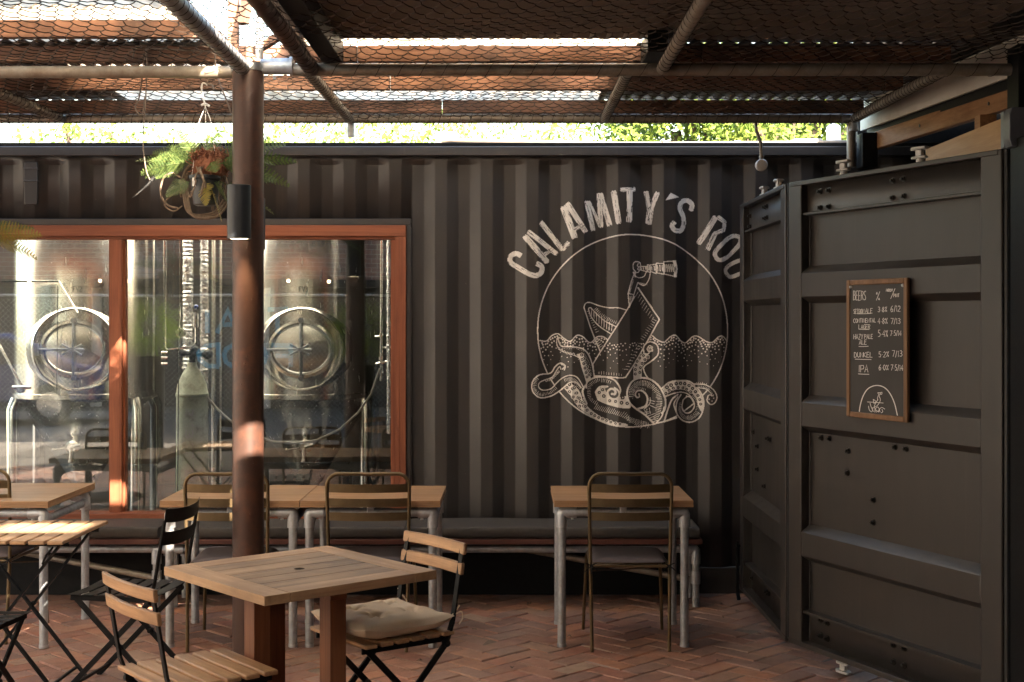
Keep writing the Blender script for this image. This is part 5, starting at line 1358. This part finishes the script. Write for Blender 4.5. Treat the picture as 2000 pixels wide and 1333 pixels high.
# beige cushion
t = thing('chair_cushion', 'beige tufted cushion on the folding chair right of the wooden table', 'cushion', (-.505, 5.27, .468), face(-.787, -.617))
g = G(); n = 40; vs = []
tuf = [(-.38, -.38), (.38, -.38), (-.38, .38), (.38, .38)]
rc = random.Random(4)
for s_ in (1, -1):
    for j in range(n + 1):
        for i in range(n + 1):
            u, v = -1 + 2 * i / n, -1 + 2 * j / n; e = max(0, (1 - u ** 4) * (1 - v ** 4)) ** .42
            pin = 1 - .07 * (1 - abs(u)) * abs(v) ** 3 - .0; pin2 = 1 - .07 * (1 - abs(v)) * abs(u) ** 3
            z = .044 * e
            for a, b in tuf:
                d = math.hypot(u - a, v - b); z -= .034 * math.exp(-(d / .13) ** 2) * (s_ > 0)
                an = math.atan2(v - b, u - a); z += .0075 * math.sin(an * 6 + a * 3) * math.exp(-(d / .35) ** 2) * (d > .05)
            z += .0025 * math.sin(7 * u + 3 * v) * e
            lift = .028 * max(0, (abs(u * v) - .55)) * 1.5
            vs.append((u * .205 * pin2, v * .20 * pin, +.036 + s_ * z * (1 if s_ > 0 else .9) + lift))
N = (n + 1) ** 2; fs = []
for j in range(n):
    for i in range(n):
        a = j * (n + 1) + i; fs += [(a, a + 1, a + n + 2, a + n + 1), (N + a + n + 1, N + a + n + 2, N + a + 1, N + a)]
g.add(vs, fs); obj('cushion_body', g, M['beige'], t, sharp=70)
g = G()
for sg in (-1, 1):
    c0 = Vector((sg * .19, -.195, .05)); g.tube(smooth3([c0, c0 + Vector((sg * .02, -.03, .02)), c0 + Vector((sg * .005, -.05, -.01)), c0 + Vector((sg * .01, -.03, -.03))]), .003, 6); g.tube(smooth3([c0, c0 + Vector((sg * .01, -.02, .03)), c0 + Vector((sg * .025, -.02, .045))]), .003, 6)
obj('tie', g, M['beige'], t)

# ================================================================ wooden pedestal table
th = R(41); t = thing('wooden_table', 'square weathered wooden table with round centre hole in the foreground', 'table', (-.783, 4.995, 0), th)
H = .36; bw = .098
g = G()
for sg in (-1, 1): g.box(sg * (H - bw / 2) - bw / 2, sg * (H - bw / 2) + bw / 2, -H, H, .717, .75)
brd = obj('end_board', g, M['teaky'], t, bevel=.002)
g = G()
for sg in (-1, 1): g.box(-H + bw + .0015, H - bw - .0015, sg * (H - bw / 2) - bw / 2, sg * (H - bw / 2) + bw / 2, .717, .75)
obj('side_board', g, M['teak'], t, bevel=.002)
inner = H - bw; n = 5; pw = 2 * inner / n; g = G()
for k in range(n):
    a = -inner + k * pw + .0028; b = a + pw - .0056
    if k == 2:
        m = 20; hr = .0205; top = []
        for q in range(m + 1): an = PI - PI * q / m; top.append((hr * math.cos(an), hr * math.sin(an)))
        g.prism([(-inner + .002, 0), (-hr, 0)] + top[1:-1] + [(hr, 0), (inner - .002, 0), (inner - .002, b), (-inner + .002, b)], (0, 0, 0), (1, 0, 0), (0, 1, 0), (0, 0, 1), .7175, .7492)
        g.prism([(-inner + .002, 0), (-hr, 0)] + [(x, -y) for x, y in top[1:-1]] + [(hr, 0), (inner - .002, 0), (inner - .002, a), (-inner + .002, a)], (0, 0, 0), (1, 0, 0), (0, 1, 0), (0, 0, 1), .7175, .7492)
    else: g.box(-inner + .002, inner - .002, a, b, .7175, .7492)
obj('plank_panel', g, M['plank'], t, bevel=.001, sharp=50)
g = G(); g.lathe((0, 0, 0), [(.018, .70), (.0203, .7235), (.0203, .747), (.0190, .747), (.0185, .70)], 24); obj('hole_liner', g, M['rubber'], t)
inv = Matrix.Rotation(-th, 4, 'Z')
for (X, Y) in ((-.647, 4.90), (-.672, 5.10), (-.900, 5.10), (-.919, 4.90)):
    p = inv @ Vector((X + .783, Y - 4.995, 0)); g = G(); g.box(p.x - .035, p.x + .035, p.y - .035, p.y + .035, .036, .674); obj('leg', g, M['pedestal'], t, bevel=.003)
g = G(); g.beam((-.26, 0, .706), (.26, 0, .706), .07, .02); g.beam((0, -.26, .685), (0, .26, .685), .07, .021); obj('top_bearer', g, M['pedestal'], t, bevel=.002)
g = G(); g.beam((-.27, 0, .018), (.27, 0, .018), .08, .034); g.beam((0, -.27, .0175), (0, .27, .0175), .08, .035); obj('floor_bearer', g, M['pedestal'], t, bevel=.002)

# ================================================================ folding slatted table
t = thing('folding_table', 'slatted wood folding table with black crossed legs, half in sunlight', 'table', (-2.24, 6.13, 0), R(-1.5))
g0 = []
for k in range(8):
    x = -.285 + k * .0815
    g = G(); g.box(x - .034, x + .034, -.30, .30 + random.uniform(-.004, .004), .698, .714); obj('top_slat', g, M['acaciay'], t, bevel=.003)
for y in (-.2, .2):
    g = G(); g.beam((-.31, y, .687), (.31, y, .687), .012, .02); obj('top_rail', g, M['black'], t)
    g = G(); g.beam((.275, y, .685), (-.265, y, 0), .010, .024, (0, 1, 0)); obj('leg', g, M['black'], t)
    g = G(); g.beam((-.275, y * .88, .685), (.265, y * .88, 0), .010, .024, (0, 1, 0)); g.cyl((0, y * .85, .342), (0, y * 1.05, .342), .011, 10); obj('leg', g, M['black'], t)
g = G(); g.beam((.21, -.2, .05), (.21, .2, .05), .011, .011); obj('crossbar', g, M['black'], t)
g = G(); g.beam((-.21, -.2, .06), (-.21, .2, .06), .011, .011); obj('crossbar', g, M['black'], t)
g = G(); g.tube([(.24, -.2, .67), (.24, -.28, .65), (.24, -.32, .62)], .005, 6); obj('latch_wire', g, M['black'], t)

# ================================================================ container doors on the right
def leaf(name, label, A, B, z0=.10, z1=2.335, bolts=(), cams=(), rod=False):
    A = Vector((A[0], A[1], 0)); B = Vector((B[0], B[1], 0)); e = (B - A); L = e.length; e.normalize(); nrm = Vector((e.y, -e.x, 0))
    if nrm.dot(-A) < 0: nrm = -nrm
    rz = math.atan2(e.y, e.x)
    t = thing(name, label, 'container door', tuple(A), rz, 'opened container doors')
    # local: x along leaf, y = -+ normal
    s_ = -1 if (Matrix.Rotation(-rz, 3, 'Z') @ nrm).y < 0 else 1
    Pm = M['paint2']; D = .055
    def bx(u0, u1, d0, d1, a, b):
        g = G(); y0, y1 = sorted((s_ * d0, s_ * d1)); g.box(u0, u1, y0, y1, a, b); return g
    obj('stile', bx(0, .105, -.06, 0, z0, z1), Pm, t, bevel=.006); obj('stile', bx(L - .120, L, -.06, 0, z0, z1), Pm, t, bevel=.006)
    obj('seal_strip', bx(-.012, -.0005, -.065, -.01, z0, z1), M['rubber'], t, bevel=.003); obj('seal_strip', bx(L + .0005, L + .018, -.07, -.01, z0, z1), M['rubber'], t, bevel=.003)
    g = bx(.02, L - .02, -.062, .004, z1 - .022, z1 - .0005); obj('top_lip', g, Pm, t, bevel=.003)
    g = bx(0, L, -.07, .001, z0 - .014, z0 + .012); obj('bottom_lip', g, Pm, t, bevel=.003)
    # pressed panel: profile in z with three horizontal ribs and top / bottom plates
    zz = [(z0, .0 + D * .9), (z0 + .145, D * .9), (z0 + .150, .012), (z0 + .160, .012), (z0 + .163, D)]
    for c in (.585, 1.21, 1.832):
        zz += [(c - .088, D), (c - .060, .008), (c - .055, .004), (c + .055, .004), (c + .060, .008), (c + .092, D)]
    zz += [(z1 - .168, D), (z1 - .165, .012), (z1 - .157, .012), (z1 - .152, D * .7), (z1 - .022, D * .7)]
    g = G(); vs = []
    us = [.104, .112, L - .127, L - .119]
    for z, d in zz:
        for k, u in enumerate(us): vs.append((u, -s_ * (d + .0) , z))
    fs = [(i * 4 + k, i * 4 + k + 1, i * 4 + k + 5, i * 4 + k + 4) for i in range(len(zz) - 1) for k in range(3)]
    if s_ > 0: fs = [f[::-1] for f in fs]
    g.add(vs, fs); obj('pressed_panel', g, Pm, t, solid=.003, sharp=28)
    # weld bead down the recess
    g = G(); g.tube([(.108, -s_ * (D - .006), z) for z in np.arange(z0 + .02, z1 - .03, .02)], [.003 + random.uniform(0, .0022) for _ in np.arange(z0 + .02, z1 - .03, .02)], 6); obj('weld_bead', g, Pm, t)
    for (u, z) in bolts:
        d = D * .7 if z > z1 - .16 else (D * .9 if z < z0 + .145 else D)
        g = G(); y = -s_ * d; q = s_
        g.lathe((u, y, z), [(.016, -.001), (.016, .003), (.0075, .004), (.0075, .020), (.005, .022)], 12, (0, q, 0)); g.lathe((u, y, z), [(.0125, .003), (.0125, .012)], 6, (0, q, 0))
        obj('bolt', g, M['boltm'], t, sharp=30)
    for (u, top) in cams:
        g = G(); zb = z1 + .002 if top else z0 - .017; sg = 1 if top else -1
        y = -s_ * .085
        zb += sg * .022; g.cyl((u, y, zb - sg * .08), (u, y, zb + sg * .012), .017, 14)
        for (w_, hz0, hz1, dd) in ((.05, .004, .014, .024), (.022, .014, .042, .016), (.052, .042, .054, .026)):
            a, b = sorted((zb + sg * hz0, zb + sg * hz1)); poly = [(-w_, -dd * .3), (-w_ * .5, -dd), (w_ * .4, -dd), (w_, -dd * .7), (w_ * .8, dd * .5), (w_ * .2, dd), (-w_ * .7, dd * .8)]
            g.prism(poly, (u, y, 0), (1, 0, 0), (0, 1, 0), (0, 0, 1), a, b)
        obj('locking_cam', g, M['camm'], t, bevel=.003)
    for u in [c[0] for c in cams if c[1]]:
        g = G(); g.cyl((u, -s_ * .085, z0), (u, -s_ * .085, z1), .016, 14); obj('locking_rod', g, M['fit'], t)
    return t, e, nrm, L
YA = 2650 / (.239 * (1540 + 130))
def leafuv(px, py):
    s_ = .239 * (px + 130); Y = 2650 / s_; return ((YA - Y) / .9196, CAMZ - (py - 624) / s_)
bl = [leafuv(*q) for q in ((1590, 374), (1607, 372), (1590, 406), (1607, 403.5), (1732, 352.7), (1752.4, 349.5), (1731, 386.4), (1753, 383), (1587, 856), (1602.5, 857), (1638.6, 882), (1730, 874.3), (1751, 878), (1637.5, 925), (1688, 978), (1687.3, 1022), (1588, 1213), (1601, 1219), (1588, 1243), (1600.4, 1249.6), (1729, 1262), (1749.6, 1268.5), (1729, 1295), (1749.6, 1302))]
bl = [(max(u, .135), z) for u, z in bl]
cams = [(leafuv(1606, 340)[0] + .05, True), (leafuv(1757, 310)[0] + .03, True), (leafuv(1606, 340)[0] + .05, False)]
A = (1.353, YA); B = (1.918, 2650 / (.239 * (1957 + 130)))
door, de, dn, dL = leaf('container_door', 'wide dark container door leaf on which the chalkboard hangs', A, B, bolts=bl, cams=cams)
bl2 = [(.16, 2.26), (.16, 2.20), (.60, 2.275), (.60, 2.215), (.66, 2.275), (.66, 2.215), (.17, 1.02), (.60, 1.02), (.66, 1.02), (.30, .95), (.30, .82), (.50, .75), (.50, .66), (.16, .18), (.60, .19), (.66, .19)]
d2, e2, n2, L2 = leaf('container_door', 'narrow looking dark door leaf angled toward the mural wall', (1.336, 7.96), (1.342, 6.665), bolts=bl2, cams=[(.32, True), (.72, True)])
g = G(); g.cyl((-.02, -.01, .05), (-.02, -.01, .36), .009, 10); g.beam((-.05, -.01, .34), (.02, -.01, .34), .02, .012); g.beam((-.02, -.01, .06), (.03, -.01, .03), .02, .012); obj('door_stay', g, M['black'], d2)
# hinge between the leaves
g = G()
for z in (.35, 1.0, 1.6, 2.15): g.cyl((1.340, 6.655, z), (1.340, 6.655, z + .09), .014, 12)

# ================================================================ chalkboard
u0, _ = leafuv(1661, 600); u1, _ = leafuv(1780, 600)
Z1, Z0 = 1.845, 1.225
bA = Vector((A[0], A[1], 0)) + de * u0 + dn * .006; rzb = math.atan2(de.y, de.x)
t = thing('chalkboard', 'chalkboard beer menu in a brown wooden frame on the wide door', 'chalkboard', (bA.x, bA.y, Z0), rzb)
BW = u1 - u0; BH = Z1 - Z0; sB = -1 if (Matrix.Rotation(-rzb, 3, 'Z') @ dn).y < 0 else 1
fw = .024
def bb(u0_, u1_, v0, v1, d0, d1):
    g = G(); y0, y1 = sorted((sB * d0, sB * d1)); g.box(u0_, u1_, y0, y1, v0, v1); return g
g = bb(0, fw, 0, BH, 0, .018); g2 = bb(BW - fw, BW, 0, BH, 0, .018); g.add(g2.v, g2.f)
for a, b in ((0, fw), (BH - fw, BH)): q = bb(fw + .0005, BW - fw - .0005, a, b, 0, .018); g.add(q.v, q.f)
fr = obj('frame', g, M['boardframe'], t, bevel=.004)
obj('board_face', bb(fw - .004, BW - fw + .004, fw - .004, BH - fw + .004, .004, .013), M['board'], t)
g = G()
for u in (fw + .006, BW - fw - .006): g.lathe((u, sB * .013, BH - fw - .008), [(.008, 0), (.008, .003), (.005, .007)], 12, (0, sB, 0))
obj('screw', g, M['fit'], t)
def q7(x, y):
    top = 75 + (60 - 75) * (x - 90) / 510; bot = 1215 + 60 * (x - 90) / 510
    s0 = .239 * (1661 + 130); s1 = .239 * (1780 + 130); px = 1661 + (x - 90) * 119 / 510.
    u = leafuv(px, 600)[0] - u0
    return (u, sB * .0142, BH * (1 - (y - top) / (bot - top)))
g = G()
TX = [('BEERS', 145, 245, 250, 168), ('%', 335, 245, 368, 172), ('MIDDY', 420, 175, 476, 153), ('PINT', 483, 222, 530, 194),
      ('SESSION', 147, 355, 235, 318), ('ALE', 245, 352, 306, 314), ('3.8%', 350, 345, 428, 302), ('6/12', 457, 343, 540, 294),
      ('CONTINENTAL', 146, 432, 334, 397), ('LAGER', 190, 485, 285, 447), ('4.8%', 350, 445, 432, 398), ('7/13', 457, 445, 540, 400),
      ('HAZY', 148, 570, 226, 528), ('PALE', 238, 568, 308, 530), ('ALE', 193, 615, 256, 577), ('5.4%', 352, 555, 435, 500), ('7.5/14', 452, 545, 548, 503),
      ('DUNKEL', 152, 724, 305, 682), ('5.2%', 357, 722, 443, 676), ('7/13', 468, 720, 556, 670), ('IPA', 188, 850, 268, 790), ('6.0%', 358, 830, 440, 785), ('7.5/14', 458, 838, 562, 790)]
for k, (s_, xa, ya, xb, yb) in enumerate(TX):
    for st in text_strokes(s_, xa, ya, xb, yb, .05, .06, k):
        if len(st) > 1: ribbon(g, st, 4.8 if k < 3 else 4.4, q7)
for a, b in (((178, 358), (294, 356)), ((196, 488), (280, 490)), ((190, 632), (272, 631)), ((158, 737), (296, 742)), ((185, 861), (278, 866)), ((495, 150), (458, 236))):
    ribbon(g, [a, ((a[0] + b[0]) / 2, (a[1] + b[1]) / 2 + 1), b], 5.0, q7)
arch = smooth([(195, 1178), (204, 1120), (228, 1045), (270, 985), (335, 960), (400, 975), (450, 1025), (490, 1110), (515, 1214)], 6)
ribbon(g, arch, 8, q7)
for st in ([(262, 1097), (330, 1102), (398, 1108)], [(350, 1020), (372, 1025), (362, 1042), (350, 1020)], [(368, 1022), (385, 1018), (382, 1035), (368, 1030)], [(355, 1042), (348, 1070), (352, 1085)], [(360, 1046), (372, 1085), (345, 1130), (320, 1135), (352, 1075)],
           [(312, 1075), (318, 1110), (335, 1095), (312, 1075)], [(285, 1105), (295, 1140), (315, 1180)], [(272, 1130), (280, 1165), (300, 1180), (310, 1150)], [(300, 1150), (325, 1145), (325, 1185)], [(335, 1150), (350, 1140), (362, 1160), (350, 1180), (340, 1165)],
           [(370, 1185), (365, 1160), (385, 1145), (410, 1160)], [(385, 1160), (392, 1180), (378, 1190)], [(330, 1150), (338, 1186)], [(355, 1185), (362, 1168)]):
    ribbon(g, smooth(st, 3), 4.6, q7)
wr = obj('chalk_writing', g, M['chalk'], t); wr['label'] = 'white chalk list of beers, strengths and prices'

# ================================================================ second container and sheds at the right
t = thing('right_container', 'dark container corner post and grey corner casting at the right edge', 'container', (2.3, 5.0, 0))
cxr = XZ(1978, 0, 5.2)[0]
g = G(); g.box(cxr + .012, cxr + .05, 5.02, 5.26, .12, 2.36); g.box(cxr + .062, cxr + .16, 5.0, 5.20, .12, 2.36); obj('corner_post', g, M['black'], t, world=True, bevel=.004)
g = G(); g.box(cxr + .0505, cxr + .0615, 5.05, 5.18, .12, 2.36); obj('door_gasket', g, M['rust'], t, world=True)
g = G(); X0 = XZ(1966, 0, 5.22)[0]; zc = XZ(0, 250, 5.22)[1]
# casting with an oval hole
ring = []; n = 24; hx_, hz_ = .085, .075
def castface(y):
    inn = [(X0 + hx_ + .020 * math.cos(a), y, zc + .038 * math.sin(a)) for a in np.linspace(0, 2 * PI, n, endpoint=False)]
    out = []
    for a in np.linspace(0, 2 * PI, n, endpoint=False):
        c, s_ = math.cos(a), math.sin(a); m = max(abs(c) / hx_, abs(s_) / hz_); out.append((X0 + hx_ + c / m, y, zc + s_ / m))
    return inn, out
i1, o1 = castface(5.19); i2, o2 = castface(5.26); vs = i1 + o1 + i2 + o2; fs = []
for k in range(n):
    l = (k + 1) % n; fs += [(k, l, n + l, n + k), (2 * n + k, 3 * n + k, 3 * n + l, 2 * n + l), (k, 2 * n + k, 2 * n + l, l), (n + k, n + l, 3 * n + l, 3 * n + k)]
g.add(vs, fs); g.box(X0 + .005, X0 + 2 * hx_, 5.262, 5.30, zc - hz_ + .003, zc + hz_ - .003)
obj('corner_casting', g, M['sheetmetal'], t, world=True, bevel=.003)
g = G(); g.box(2.10, 3.5, 5.3, 5.36, .12, 2.36); obj('side_wall', g, M['black'], t, world=True)
g = G(); g.box(2.14, 3.4, 4.9, 5.2, 2.5, 2.56)
for z in (.35, .98, 1.6): g.box(cxr + .075, cxr + .5, 4.93, 4.995, z, z + .075)
obj('cross_rail', g, M['paint'], t, world=True, bevel=.004)
# dark lean-to above and behind the doors
t = thing('lean_to', 'timber lean-to with white fascia and brown beam above the doors', 'shed', (2.6, 7.0, 0))
g = G(); pts = [(2.13, 8.1), (2.13, 5.0)]
def zlin(y, za, zb): return za + (zb - za) * (y - 7.84) / (5.67 - 7.84)
g.beam((2.125, 7.95, 2.708), (2.545, 5.03, 2.708), .045, .100, (0, 0, 1)); obj('beam', g, M['brownbeam'], t, world=True, bevel=.003)
for y in (7.3, 6.55, 6.1):
    g = G(); c = (2.125 + (7.95 - y) * .1438 - .024, y, 2.708); g.lathe(c, [(.009, 0), (.009, .004), (.004, .005)], 12, (-1, 0, 0)); obj('bolt', g, M['boltm'], t, world=True)
g = G(); g.beam((2.075, 8.05, 2.868), (2.48, 4.85, 2.868), .02, .170, (0, 0, 1)); obj('fascia_board', g, M['fascia'], t, world=True, bevel=.002)
g = G(); g.beam((2.115, 8.05, 2.85), (2.52, 4.85, 2.85), .02, .21, (0, 0, 1)); obj('gap_filler', g, M['black'], t, world=True)  # black filler added so no bright gap shows between fascia and beam
x, z = XZ(1925, 240, 6.6)
g = G(); g.box(x - .04, x + .04, 6.56, 6.64, 2.45, 2.657); obj('stud', g, M['brownbeam'], t, world=True)
g = G(); g.box(2.25, 2.268, 5.9, 7.38, 2.2, 2.59); obj('plywood_panel', g, M['plywall'], t, world=True)
g = G(); g.box(2.14, 4.2, 8.40, 8.45, 1.8, 3.4); g.box(3.3, 3.35, 5.4, 8.39, 0, 3.4); g.box(2.12, 3.29, 5.4, 8.2, 2.96, 3.0); obj('dark_backdrop', g, M['black'], t, world=True)  # black sheets standing in for the dark void behind the timbers
x, z = XZ(1690, 270, 7.8)
g = G(); g.box(2.03, 2.12, 7.86, 7.99, 2.55, 2.75); obj('bracket', g, M['black'], t, world=True, bevel=.004)

# ================================================================ across the street (seen only as reflections in the panes)
t = thing('brick_building', 'red brick shopfront across the street mirrored in the window', 'building', (-4, -12, 0))
g = G(); g.box(-26, 18, -14, -9.2, 2.42, 4.4); obj('brick_wall', g, M['wallbrick'], t, world=True)
g = G(); g.box(-26, 18, -13.9, -9.35, 0, 2.41); obj('dark_shopfront', g, M['carglass'], t, world=True)
g = G(); g.box(-26, 18, -9.2, -8.7, 2.25, 2.40); obj('awning', g, M['black'], t, world=True)
g = G()
for k in range(12): g.box(-24 + k * 3.2, -23.8 + k * 3.2, -9.34, -9.25, 0, 2.24)
obj('shop_mullion', g, M['fascia'], t, world=True)
def signmap(u, v): return (-u, -9.24, v)
g = G()
for s_, xa, xb, z in (('THAI', 4.25, 5.85, 1.42), ('FOOD', 4.2, 5.95, .78)):
    for st in text_strokes(s_, xa, z, xb, z + .42, 0, 0, 1): ribbon(g, [(p[0], p[1]) for p in st], .085, signmap)
sg_ = obj('shop_lettering', g, M['signblue'], t, world=True)
g = G(); g.box(3.7, 4.0, -9, 5.2, 0, 5.0)  # unseen wall added to keep light from coming in on the right
singlething('side_wall', 'unseen plain wall added on the right to block light into the yard', 'wall', g, M['inner'])
g = G(); g.box(-10.6, -10.2, -6, 9.5, 0, 6.5)  # unseen wall added as a reflector, throwing sunlight in from the left
singlething('bounce_wall', 'unseen pale wall added left of the yard to bounce sunlight onto the container', 'wall', g, M['bouncewall'])
# blue parked car
t = thing('parked_car', 'blue parked car mirrored in the left window pane', 'car', (-8.6, -5.6, 0))
prof_c = [(-2.2, .35), (-2.2, .75), (-2.0, .88), (-1.3, .95), (-.75, 1.38), (-.2, 1.46), (.7, 1.45), (1.35, 1.2), (1.75, .98), (2.15, .9), (2.2, .6), (2.15, .35)]
g = G(); g.prism(prof_c, (-8.6, -5.6, 0), (1, 0, 0), (0, 0, 1), (0, 1, 0), -.85, .85); obj('body', g, M['carblue'], t, world=True, bevel=.06)
g = G(); g.prism([(-1.15, .98), (-.72, 1.32), (-.2, 1.38), (-.15, .98)], (-8.6, -5.6, 0), (1, 0, 0), (0, 0, 1), (0, 1, 0), .86, .865); g.prism([(-.05, .98), (-.1, 1.38), (.65, 1.37), (1.2, 1.14), (1.3, .98)], (-8.6, -5.6, 0), (1, 0, 0), (0, 0, 1), (0, 1, 0), .86, .865)
obj('side_window', g, M['carglass'], t, world=True)
for x in (-1.4, 1.35):
    g = G(); g.lathe((-8.6 + x, -5.6 + .70, .33), [(.33, 0), (.33, .18), (.22, .19)], 28, (0, 1, 0)); w_ = obj('wheel', g, M['rubber'], t, world=True)
    g = G(); g.lathe((-8.6 + x, -5.6 + .70, .33), [(.2, .185), (.2, .20), (.05, .21)], 20, (0, 1, 0)); obj('rim', g, M['steelb'], w_, world=True)
# wire fence
t = thing('wire_fence', 'chain link fence along the street mirrored in the window', 'fence', (-4, -3.2, 0))
g = G()
for k in range(190):
    x = -11 + k * .075
    for s_ in (1, -1):
        a = (x, -3.2 + s_ * .002, .2); b = (x + s_ * 1.75, -3.2 + s_ * .002, 1.95); g.tube([a, b], .0022, 3, caps=False)
obj('mesh', g, M['galv'], t, world=True)
for x in (-11, -8, -5.2, -2.4, .6):
    g = G(); g.cyl((x, -3.2, 0), (x, -3.2, 2.0), .025, 10); obj('fence_post', g, M['galv'], t, world=True)
g = G(); g.cyl((-11, -3.2, 2.0), (3, -3.2, 2.0), .02, 10); obj('rail', g, M['galv'], t, world=True)
# shrubs in tall planters
def shrub(label, x, y, zc, rad, seed):
    rr_ = random.Random(seed); t = thing('potted_shrub', label, 'shrub', (x, y, 0), 0, 'shrubs mirrored in the window')
    g = G(); g.lathe((x, y, 0), [(.16, 0), (.2, zc - rad * 1.1), (.22, zc - rad * 1.1), (.18, zc - rad * 1.1 - .03)], 24); obj('planter', g, M['gblack'], t, world=True)
    g = G()
    for k in range(2200):
        u = Vector((rr_.gauss(0, 1), rr_.gauss(0, 1), rr_.gauss(0, 1))).normalized(); p = Vector((x, y, zc)) + Vector((u.x, u.y, u.z * 1.05)) * rad * rr_.uniform(.3, 1) ** .8 * rr_.choice((1, 1, 1.18))
        d = (u + Vector((0, 0, rr_.uniform(-.6, .3)))).normalized(); s1 = d.orthogonal().normalized(); l = rr_.uniform(.06, .14)
        g.add([p - s1 * .004, p + s1 * .004, p + d * l], [(0, 1, 2)])
    obj('foliage', g, M['bush'], t, world=True)
shrub('round feathery shrub mirrored beside the left mullion', -4.55, -.55, 1.58, .34, 1)
shrub('round feathery shrub mirrored beside the right jamb', -1.98, -.9, 1.50, .36, 2)
t = thing('string_lights', 'string of warm bulbs mirrored in the top of the window', 'string lights', (-4, -.2, 2.2))
g = G(); g.tube([(-7.5, -.2, 2.22), (-1.0, -.2, 2.22)], .002, 6); obj('cable', g, M['rubber'], t, world=True)
for px in (50, 190, 245, 320, 560, 640):
    X = (px - 1000) * 16.6 / 2650; g = G(); g.sphere((X, -.2, 2.13), .022, 12, 8); b = obj('bulb', g, M['bulb'], t, world=True)
    g = G(); g.cyl((X, -.2, 2.15), (X, -.2, 2.215), .014, 10); obj('socket', g, M['rubber'], b, world=True)

# ================================================================ fallen leaves on the paving
rl = random.Random(12)
def leaf_mesh(k):
    g = G(); n = 7; vs = []; l = .028; w_ = .010
    for i in range(n + 1):
        u = i / n; ww = w_ * math.sin(PI * min(.97, max(.06, u))) ; z = .004 + .006 * math.sin(u * PI + k) ** 2
        vs += [(u * l - l / 2, -ww, z + .004), (u * l - l / 2, 0, z), (u * l - l / 2, ww, z + .005)]
    g.add(vs, [(i * 3 + q, i * 3 + q + 1, i * 3 + q + 4, i * 3 + q + 3) for i in range(n) for q in (0, 1)]); return g
first = obj('fallen_leaf', leaf_mesh(0), M['root']); tag(first, 'small dry brown leaf lying on the brick paving', 'leaf', 'fallen leaves on the paving')
spots_ = [(1.18, 7.55), (1.02, 7.35), (1.30, 7.15), (.1, 7.9), (.42, 7.85), (-.1, 7.7), (.62, 7.78), (1.22, 7.9), (-2.3, 6.7), (-1.9, 7.4), (-.45, 6.6), (.0, 6.45), (.75, 6.5), (1.0, 6.6), (-.9, 7.6), (.3, 7.1), (-.2, 7.25), (1.28, 7.7), (-2.0, 7.7), (.5, 6.75)]
for i, (x, y) in enumerate(spots_):
    c = first if i == 0 else first.copy()
    if i: C.objects.link(c)
    c.location = (x, y, .002); c.rotation_euler = (rl.uniform(-.2, .2), rl.uniform(-.2, .2), rl.uniform(0, 6.28)); q = rl.uniform(.6, 1.3); c.scale = (q, q, q)
# ================================================================ camera and view
cd = bpy.data.cameras.new('camera'); co = bpy.data.objects.new('camera', cd); C.objects.link(co)
co.location = (0, 0, CAMZ); co.rotation_euler = (R(90), 0, 0)
cd.sensor_width = 36; cd.lens = 36 * 2650 / 2000.0; cd.shift_y = -42.5 / 2000.0; cd.shift_x = 0
cd.clip_start = .05; cd.clip_end = 500
sc = bpy.context.scene; sc.camera = co
sc.view_settings.view_transform = 'Standard'; sc.view_settings.look = 'None'; sc.view_settings.exposure = EXPOSURE; sc.view_settings.gamma = 1
sc.cycles.max_bounces = 10; sc.cycles.diffuse_bounces = 5; sc.cycles.glossy_bounces = 5; sc.cycles.transparent_max_bounces = 16
sc.cycles.caustics_reflective = False; sc.cycles.caustics_refractive = False
sc.cycles.sample_clamp_indirect = 6
